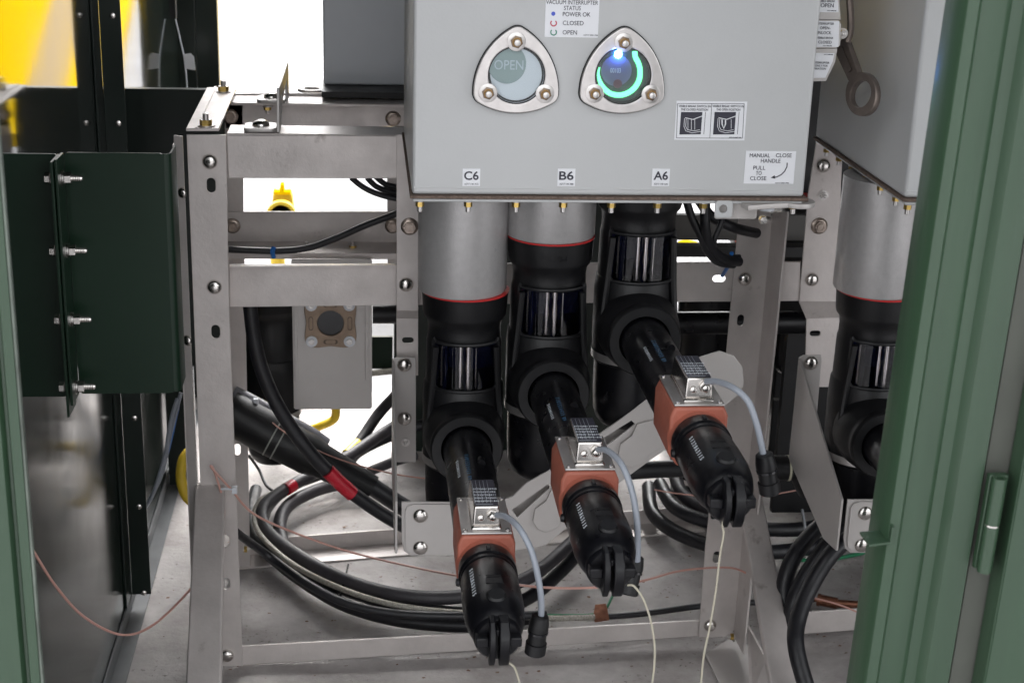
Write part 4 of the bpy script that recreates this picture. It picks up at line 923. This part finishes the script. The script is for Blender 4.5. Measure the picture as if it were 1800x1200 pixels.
# control cables above
tubeobj('control_cable', [(402, 438, 2.83), (440, 440, 2.83), (490, 441, 2.83), (540, 436, 2.83), (590, 419, 2.83), (640, 397, 2.83), (697, 375, 2.83), (740, 350, 2.83)], .0065, CABLE, 'black control cable resting on the rear rail and rising to the right', 'cable')
tubeobj('cable_tie', [(481, 435, 2.82), (479, 443, 2.815), (481, 452, 2.82)], .0045, BLUE, 'blue cable tie on the control cable at the rear rail', 'cable tie')
LB = 'thin black control leads behind the switch box'
for i, pts in enumerate(([(617, 312, 2.8), (640, 330, 2.8), (670, 343, 2.8), (710, 352, 2.8)], [(645, 312, 2.82), (662, 328, 2.82), (690, 338, 2.82), (720, 340, 2.82)], [(660, 310, 2.84), (680, 325, 2.84), (715, 332, 2.84)])):
    tubeobj('control_lead', pts, .0055, CABLE, ['outermost of three thin black leads looping under the top rail', 'middle of three thin black leads looping under the top rail', 'innermost of three thin black leads looping under the top rail'][i], 'cable', LB)
for i, pts in enumerate(([(1205, 345, 2.45), (1215, 380, 2.45), (1232, 415, 2.45), (1243, 440, 2.46), (1262, 460, 2.48), (1290, 465, 2.5)], [(1240, 345, 2.44), (1240, 400, 2.44), (1250, 435, 2.46), (1275, 455, 2.48), (1300, 460, 2.5)], [(1278, 345, 2.46), (1268, 390, 2.46), (1255, 425, 2.46), (1262, 450, 2.48), (1300, 452, 2.5)], [(1225, 345, 2.5), (1250, 380, 2.5), (1290, 400, 2.5), (1330, 410, 2.55)])):
    tubeobj('control_lead', pts, [.007, .0085, .005, .009][i], CABLE, ['leftmost black lead hanging from the box beside connector A6', 'thick black lead hanging from the box left of the padlock tab', 'thin black lead dropping behind the padlock tab', 'black lead running right behind the padlock tab to the post'][i], 'cable', 'black leads hanging under the right end of the box')
tubeobj('cable_tie', [(1286, 445, 2.49), (1281, 465, 2.52), (1270, 484, 2.595)], .0035, BLUE, 'blue cable tie through the slot in the middle rail', 'cable tie')
# rear dark crossbars between A6 and the right post
rb = empty('rear_crossbars', P(1240, 480, 3.2), 'dark crossbars of the rear frame seen through the gap left of the right post', 'frame')
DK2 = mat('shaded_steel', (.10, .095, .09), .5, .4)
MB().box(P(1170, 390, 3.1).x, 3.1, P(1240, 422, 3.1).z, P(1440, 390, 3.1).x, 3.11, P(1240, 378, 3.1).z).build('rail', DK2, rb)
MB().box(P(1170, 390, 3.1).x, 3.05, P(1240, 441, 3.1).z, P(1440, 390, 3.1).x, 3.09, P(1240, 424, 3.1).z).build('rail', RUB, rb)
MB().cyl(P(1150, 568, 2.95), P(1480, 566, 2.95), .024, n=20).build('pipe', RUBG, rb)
MB().box(P(1383, 610, 3.0).x, 3.0, P(1400, 900, 3.0).z, P(1500, 700, 3.0).x, 3.02, P(1400, 560, 3.0).z).build('dark_panel', RUB, rb)
rc = empty('rear_backdrop', P(1500, 840, 3.4), 'black cabinet added to darken the view behind the right-hand bay', 'backdrop')  # black block made up as a dark backdrop for this bay
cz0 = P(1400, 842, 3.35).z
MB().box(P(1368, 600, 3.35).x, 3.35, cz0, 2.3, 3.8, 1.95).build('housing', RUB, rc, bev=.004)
MB().box(.56, 3.352, .95, P(1368, 600, 3.35).x-.001, 3.8, 1.95).build('upper_light_block', RUB, rc, bev=.004)  # block added to keep rear light off the right switch box
dv_ = MB().box(.075, 3.6, 0.003, .67, 3.62, 1.0).build('filler', GREEND); tag(dv_, 'dark divider sheet added to blacken the gaps behind the three connectors', 'sheet')  # dark sheet added to fill bright gaps between the connectors
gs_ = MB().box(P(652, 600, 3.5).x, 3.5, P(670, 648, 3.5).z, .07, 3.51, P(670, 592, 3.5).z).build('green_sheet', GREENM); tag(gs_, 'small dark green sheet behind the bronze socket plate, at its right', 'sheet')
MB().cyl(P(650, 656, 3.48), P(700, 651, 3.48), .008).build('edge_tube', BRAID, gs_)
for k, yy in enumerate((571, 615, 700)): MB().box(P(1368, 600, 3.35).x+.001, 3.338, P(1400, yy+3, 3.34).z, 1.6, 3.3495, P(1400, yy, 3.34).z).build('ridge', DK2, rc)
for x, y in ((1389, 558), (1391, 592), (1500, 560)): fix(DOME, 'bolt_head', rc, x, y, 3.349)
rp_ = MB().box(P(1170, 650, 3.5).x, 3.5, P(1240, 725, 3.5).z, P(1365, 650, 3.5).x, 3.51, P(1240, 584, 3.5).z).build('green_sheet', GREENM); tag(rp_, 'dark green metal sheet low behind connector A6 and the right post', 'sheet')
MB().box(P(1168, 390, 3.1).x, 3.12, P(1240, 399, 3.12).z, P(1440, 390, 3.1).x, 3.15, P(1240, 380, 3.12).z).build('beam', RUB, rb)
# tube stub with cream band between post and right bracket
sb = tag(MB().cyl(P(1345, 822, 2.5), P(1425, 822, 2.5), .0235, n=24).build('black_pipe', RUB), 'black pipe stub with a cream band right of the highest plug', 'pipe')
MB().lathe(P(1383, 822, 2.5), (1, 0, 0), [(0, .0242), (.004, .0242)], 24).build('cream_band', mat('cream_tape', (.42, .40, .30), .6), sb)
tag(MB().lathe(P(1418, 800, 2.5), P(1435, 880, 2.5)-P(1418, 800, 2.5), [(0, .036), (.05, .036), (.075, .03)], 24).build('black_fitting', RUB), 'black moulded fitting at the end of the cream-banded stub', 'fitting')
# earth rod and copper parts
er = tubeobj('earth_cable', [(1055, 1084, .04), (1130, 1078, .04), (1236, 1064, .04), (1330, 1058, .04), (1430, 1053, .04)], .0062, CABLE, 'black earth cable running along the floor rail behind the right post', 'cable')
MB().quadbox([G(1045, 1094, .04), G(1072, 1090, .04), G(1068, 1074, .05), G(1048, 1076, .05)], [p+Vector((0, .02, .008)) for p in (G(1045, 1094, .04), G(1072, 1090, .04), G(1068, 1074, .05), G(1048, 1076, .05))]).build('copper_clamp', COPPER, er, bev=.002)
tubeobj('bare_strand', [(1420, 1052, .04), (1440, 1055, .04)], .004, COPPER, parent=er)
cs = MB().cyl(G(1437, 1053, .04), G(1472, 1060, .04), .0115, n=18).lathe(G(1437, 1053, .04), G(1472, 1060, .04)-G(1437, 1053, .04), [(0, .013), (.006, .013)], 18).cyl(G(1470, 1060, .04), G(1525, 1064, .04), .0085, n=14).build('copper_splice', COPPER); tag(cs, 'copper splice and bare stranded conductor on the floor rail by the door post', 'splice')
# pink thin wires
PW = 'thin pink trace wires'
tag(MB().tube([P(45, 945, 1.9), P(60, 970, 1.95), P(100, 1032, 2.05), P(150, 1085, 2.15), P(215, 1115, 2.25), P(270, 1097, 2.35), P(330, 1040, 2.45), P(370, 985, 2.52), P(391, 925, 2.54), P(392, 880, 2.538), P(376, 826, 2.538), P(372, 822, 2.538), P(405, 858, 2.536), P(450, 905, 2.56), P(550, 948, 2.6), P(640, 976, 2.62), P(760, 1003, 2.5), P(860, 1020, 2.3), P(960, 1032, 2.2), P(1060, 1031, 2.2), P(1130, 1020, 2.3), P(1200, 1002, 2.45), P(1280, 997, 2.55), P(1315, 1008, 2.56)], .0021, 6, 8).build('trace_wire', PINK), 'thin pink wire drooping from the left door edge and crossing to the right post', 'wire', PW)
tag(MB().tube([P(437, 703, 2.95), P(470, 735, 2.92), P(520, 772, 2.85), P(600, 808, 2.7), P(690, 832, 2.6), P(760, 842, 2.6)], .0015, 6, 6).build('trace_wire', PINK), 'thin pink wire running from the rear post over the slanted joint', 'wire', PW)
tag(MB().tube([P(1150, 860, 2.8), P(1200, 868, 2.8), P(1300, 876, 2.8), P(1420, 858, 2.8)], .0014, 6, 6).build('trace_wire', PINK), 'thin pink wire crossing behind the highest connector cap', 'wire', PW)
tag(MB().tube([P(1376, 1036, 2.5), P(1430, 1050, 2.48), P(1480, 1064, 2.46), P(1540, 1090, 2.44)], .0018, 6, 6).build('trace_wire', PINK), 'thin pink wire slanting down from the right leg to the door post', 'wire', PW)
for (x, y, d, lb) in ((400, 860, 2.535, 'white cable tie holding the pink wire at the front left post'), (438, 705, 2.945, 'white cable tie end on the rear left post')):
    t_ = MB(); t_.tube([P(x-12, y-1, d), P(x, y-1, d-.001), P(x+10, y, d)], .002, 6, 3); t_.box(P(x+8, y, d).x, d-.006, P(x+8, y, d).z-.006, P(x+8, y, d).x+.009, d+.004, P(x+8, y, d).z+.006)
    tag(t_.build('cable_tie', WHITEP), lb, 'cable tie')
# light cable bundle hanging at wall, with white tag above
tag(MB().tube([P(318, 690, 2.9), P(300, 760, 2.9), P(285, 830, 2.9), P(262, 880, 2.88), P(252, 893, 2.87), (P(268, 870, 2.86)), P(290, 800, 2.86), P(300, 740, 2.88), P(312, 700, 2.9)], .0042, 8, 6).build('hanging_lead', LEAD), 'pale grey lead hanging in a narrow loop against the glossy side wall', 'cable')
tag(MB().tube([P(318, 690, 2.93), P(296, 790, 2.93), P(270, 865, 2.9), P(256, 890, 2.89)], .003, 8, 6).build('hanging_lead', BLUE), 'thin blue lead hanging beside the pale loop at the side wall', 'cable')
wt = empty('tagged_wire', P(320, 100, 3.85), 'thin white wire with a small white paper tag hanging at the rear left corner', 'wire')
MB().tube([P(307, 28, 3.85), P(318, 75, 3.85), P(325, 110, 3.85), P(330, 170, 3.85)], .0022, 6, 6).build('wire', WHITEP, wt)
MB().add(plate_me(pxz([(322, 96), (335, 94), (341, 100), (344, 124), (326, 121)], 3.84), (), .001), XZ(3.84)).build('paper_tag', WHITE, wt)
MB().box(P(292, 10, 3.85).x, 3.84, P(300, 33, 3.85).z, P(309, 10, 3.85).x, 3.87, 1.6).build('clip', RUB, wt)
# yellow hoses and fitting outside, yellow board beyond
yf = empty('yellow_clamp', P(495, 360, 4.6), 'bright yellow tool head with a crossbar seen through the gap under the top rail', 'tool')
DY = 4.6
MB().add(plate_me(pxz([(476, 374), (480, 340), (484, 335), (508, 335), (513, 345), (517, 374)], DY), (), .05, .004), XZ(DY+.03)).build('body', YELH, yf)
MB().lathe(P(495, 376, DY-.03), (0, -1, 0), [(0, .045), (.03, .045), (.03, .035), (0, .035)], 28).build('collar', YELH, yf)
MB().add(plate_me(pxz([(482, 335), (482, 336), (491, 336), (493, 323), (499, 323), (500, 336), (511, 336), (511, 342), (482, 342)], DY-.01), (), .03, .003), XZ(DY)).build('crossbar', YELP, yf)
MB().tube([P(490, 376, DY), P(486, 420, DY), P(490, 480, DY)], .022, 10, 5).build('shaft', YELH, yf)
tubeobj('yellow_hose', [(590, 712, 3.5), (588, 735, 3.5), (565, 748, 3.5), (545, 755, 3.52), (520, 765, 3.5), (440, 785, 3.4)], .011, YELH, 'yellow hose loop on the pad below the grey hanging plate', 'hose', 'yellow hoses')
tubeobj('yellow_hose', [(336, 790, 3.0), (322, 808, 2.98), (318, 840, 2.96), (328, 872, 2.95), (345, 885, 2.95)], .011, YELH, 'yellow hose bending out from behind the left post', 'hose', 'yellow hoses')
tag(MB().lathe(P(1208, 447, 3.6), (0, 0, 1), [(0, .025), (.02, .028), (.03, .026)], 20).build('hose_fitting', YELP), 'yellow hose fitting seen in the gap above the middle rail', 'fitting')
yb_ = empty('sloping_board', (.1, 5.2, 0), 'yellow sloping board standing outside, seen as a reflection in the glossy side wall', 'barrier board')
def tilt(x0, x1, y, z0, L, th=.05):
    return [(x0, y, z0), (x1, y, z0), (x1, y+L*.91, z0+L*.42), (x0, y+L*.91, z0+L*.42)], [(x0, y+.03, z0-th), (x1, y+.03, z0-th), (x1, y+L*.91+.03, z0+L*.42-th), (x0, y+L*.91+.03, z0+L*.42-th)]
MB().quadbox(*tilt(-.115, .04, 4.9, .56, 3.0)).quadbox(*tilt(.16, .46, 4.9, .56, 3.0)).build('board', YELP, yb_)
MB().quadbox(*tilt(.042, .158, 4.9, .562, 2.98)).build('pale_panel', mat('tan_panel', (.42, .30, .14), .7), yb_)
for xs_ in (.2, .3): MB().box(xs_, 5.3, -.155, xs_+.04, 5.34, .68).build('stand', GREEND, yb_)

# ------------------------------------------------------------------ doors of the enclosure, near the camera
DD = 1.38
def vx(px, py, d): return P(px, py, d).x
rd = empty('door_post', (.52, DD, 0), 'light green ribbed door post of the enclosure at the right edge, with a welded hinge', 'door post')
def vprof(pts, z0, z1, th=.0022):
    out = []
    for x, y in pts: out.append((x, y))
    back = [(x+.0004, y+th) for x, y in pts[::-1]]
    return MB().prism([(x, y, z0) for x, y in out+back], (0, 0, z1-z0))
Xr = lambda px: P(px, 600, DD).x
pr_ = [(Xr(1583), DD+.045), (Xr(1585), DD), (Xr(1588), DD-.003), (Xr(1606), DD-.0035), (Xr(1610), DD), (Xr(1614), DD+.002), (Xr(1655), DD+.003), (Xr(1662), DD+.005), (Xr(1668), DD+.008), (Xr(1688), DD+.008), (Xr(1694), DD+.003), (Xr(1700), DD-.002), (Xr(1712), DD-.002), (Xr(1745), DD-.001), (Xr(1755), DD+.01)]
vprof(pr_, .0, 2.29).build('ribbed_post', GREEN, rd)
MB().box(Xr(1758), DD+.012, 0, Xr(1815), DD+.016, 2.29).build('grey_strip', mat('grey_weatherstrip', (.10, .105, .09), .7, var=.1), rd)
x_ = Xr(1797)
dr = empty('open_door', (x_+.2, DD, 0), 'dark green door leaf beyond the hinge at the right edge of the picture', 'door')
MB().box(x_, DD-.02, 0.01, x_+.02, DD+.01, 2.28).prism([(x_, DD-.02, .01), (x_+.5, DD-.35, .01), (x_+.5, DD-.33, .01), (x_+.02, DD, .01)], (0, 0, 2.27)).build('door_leaf', GREEN, dr, bev=.002)
# hinge
h0, h1, h2 = P(1742, 838, DD-.012), P(1731, 920, DD-.012), P(1718, 1002, DD-.012)
hx = (h0.x+h2.x)/2
hg = MB(); hg.lathe((hx, DD-.014, h2.z), (0, 0, 1), [(0, .0072), (h1.z-h2.z-.001, .0072)], 24).lathe((hx, DD-.014, h1.z+.001), (0, 0, 1), [(0, .0072), (h0.z-h1.z-.001, .0072), (h0.z-h1.z-.001, .004), (h0.z-h1.z-.006, .004)], 24)
hg = hg.build('hinge', GREEN, rd)
MB().lathe((hx, DD-.014, h1.z-.001), (0, 0, 1), [(0, .0078), (.002, .0078)], 24).build('hinge_ring', SHINY, hg)
MB().box(hx-.008, DD-.008, h2.z, hx+.012, DD+.0, h0.z).build('hinge_leaf', GREEN, hg, bev=.001)
# small angle tab on the post
zt_b = P(1549, 945, DD).z
tb = MB().prism([G(1500, 934, zt_b), G(1550, 931, zt_b), G(1556, 952, zt_b), G(1516, 957, zt_b)], (0, 0, -.0025))
tb.prism([G(1541, 934, zt_b), G(1553, 952, zt_b), G(1553, 952, zt_b)+Vector((0, 0, .016)), G(1543, 934, zt_b)+Vector((0, 0, .022))], (.0022, 0, 0))
tb.build('tab', GREEN, rd)
ld = empty('left_door_edge', (XW, DD, 0), 'light green edge of the open enclosure door at the left side of the picture', 'door')
Xl = lambda px: P(px, 825, DD).x
pl2 = [(Xl(-160), DD+.03), (Xl(-150), DD), (Xl(8), DD-.002), (Xl(14), DD+.006), (Xl(19), DD+.006), (Xl(24), DD-.001), (Xl(41), DD-.001)]
vprof(pl2, 0, 2.29).build('door_edge', GREEN, ld)
MB().box(Xl(41)+.0005, DD-.001, 0, Xl(47), DD+.006, 2.29).build('worn_lip', CHIP, ld, bev=.0008)

for root_, k_ in ((rd, .029), (dr, .029)):
    zr_ = P(1510, 1200, DD).z
    stack_ = list(root_.children)
    while stack_:
        o_ = stack_.pop(); stack_ += list(o_.children)
        for v in o_.data.vertices: v.co.x += .002+k_*(v.co.z-zr_)      # the post stands slightly out of plumb
# ------------------------------------------------------------------ debris on the pad
rn = random.Random(5); b = MB()
for i in range(420):
    px, py = rn.uniform(210, 1550), rn.uniform(700, 1200)
    c = G(px, py, .0015)
    if c.y > 3.9 or c.x < XW+.05: continue
    s_ = rn.uniform(.0012, .0045); a = rn.uniform(0, 2*PI); e_ = rn.uniform(.25, .8)
    pts = [c+Vector((s_*math.cos(a+t)*1, s_*math.sin(a+t)*e_, rn.uniform(0, .002))) for t in (0, 1.2, 2.4, 3.6, 5)]
    b.b.faces.new([b.b.verts.new(p) for p in pts])
o = b.build('dry_debris', LEAF); tag(o, 'dry leaf crumbs and grit scattered over the concrete pad', 'debris', kind='stuff')
tag(MB().add(plate_me([(0, 0), (.02, -.006), (.03, .0), (.018, .008)], (), .001), Matrix.Translation(G(1085, 1020, .004))).build('dead_leaf', mat('orange_leaf', (.35, .13, .04), .7)), 'small orange dead leaf on the pad beneath the middle connector', 'leaf')
for o in bpy.data.objects:
    if '_local' in o: del o['_local']
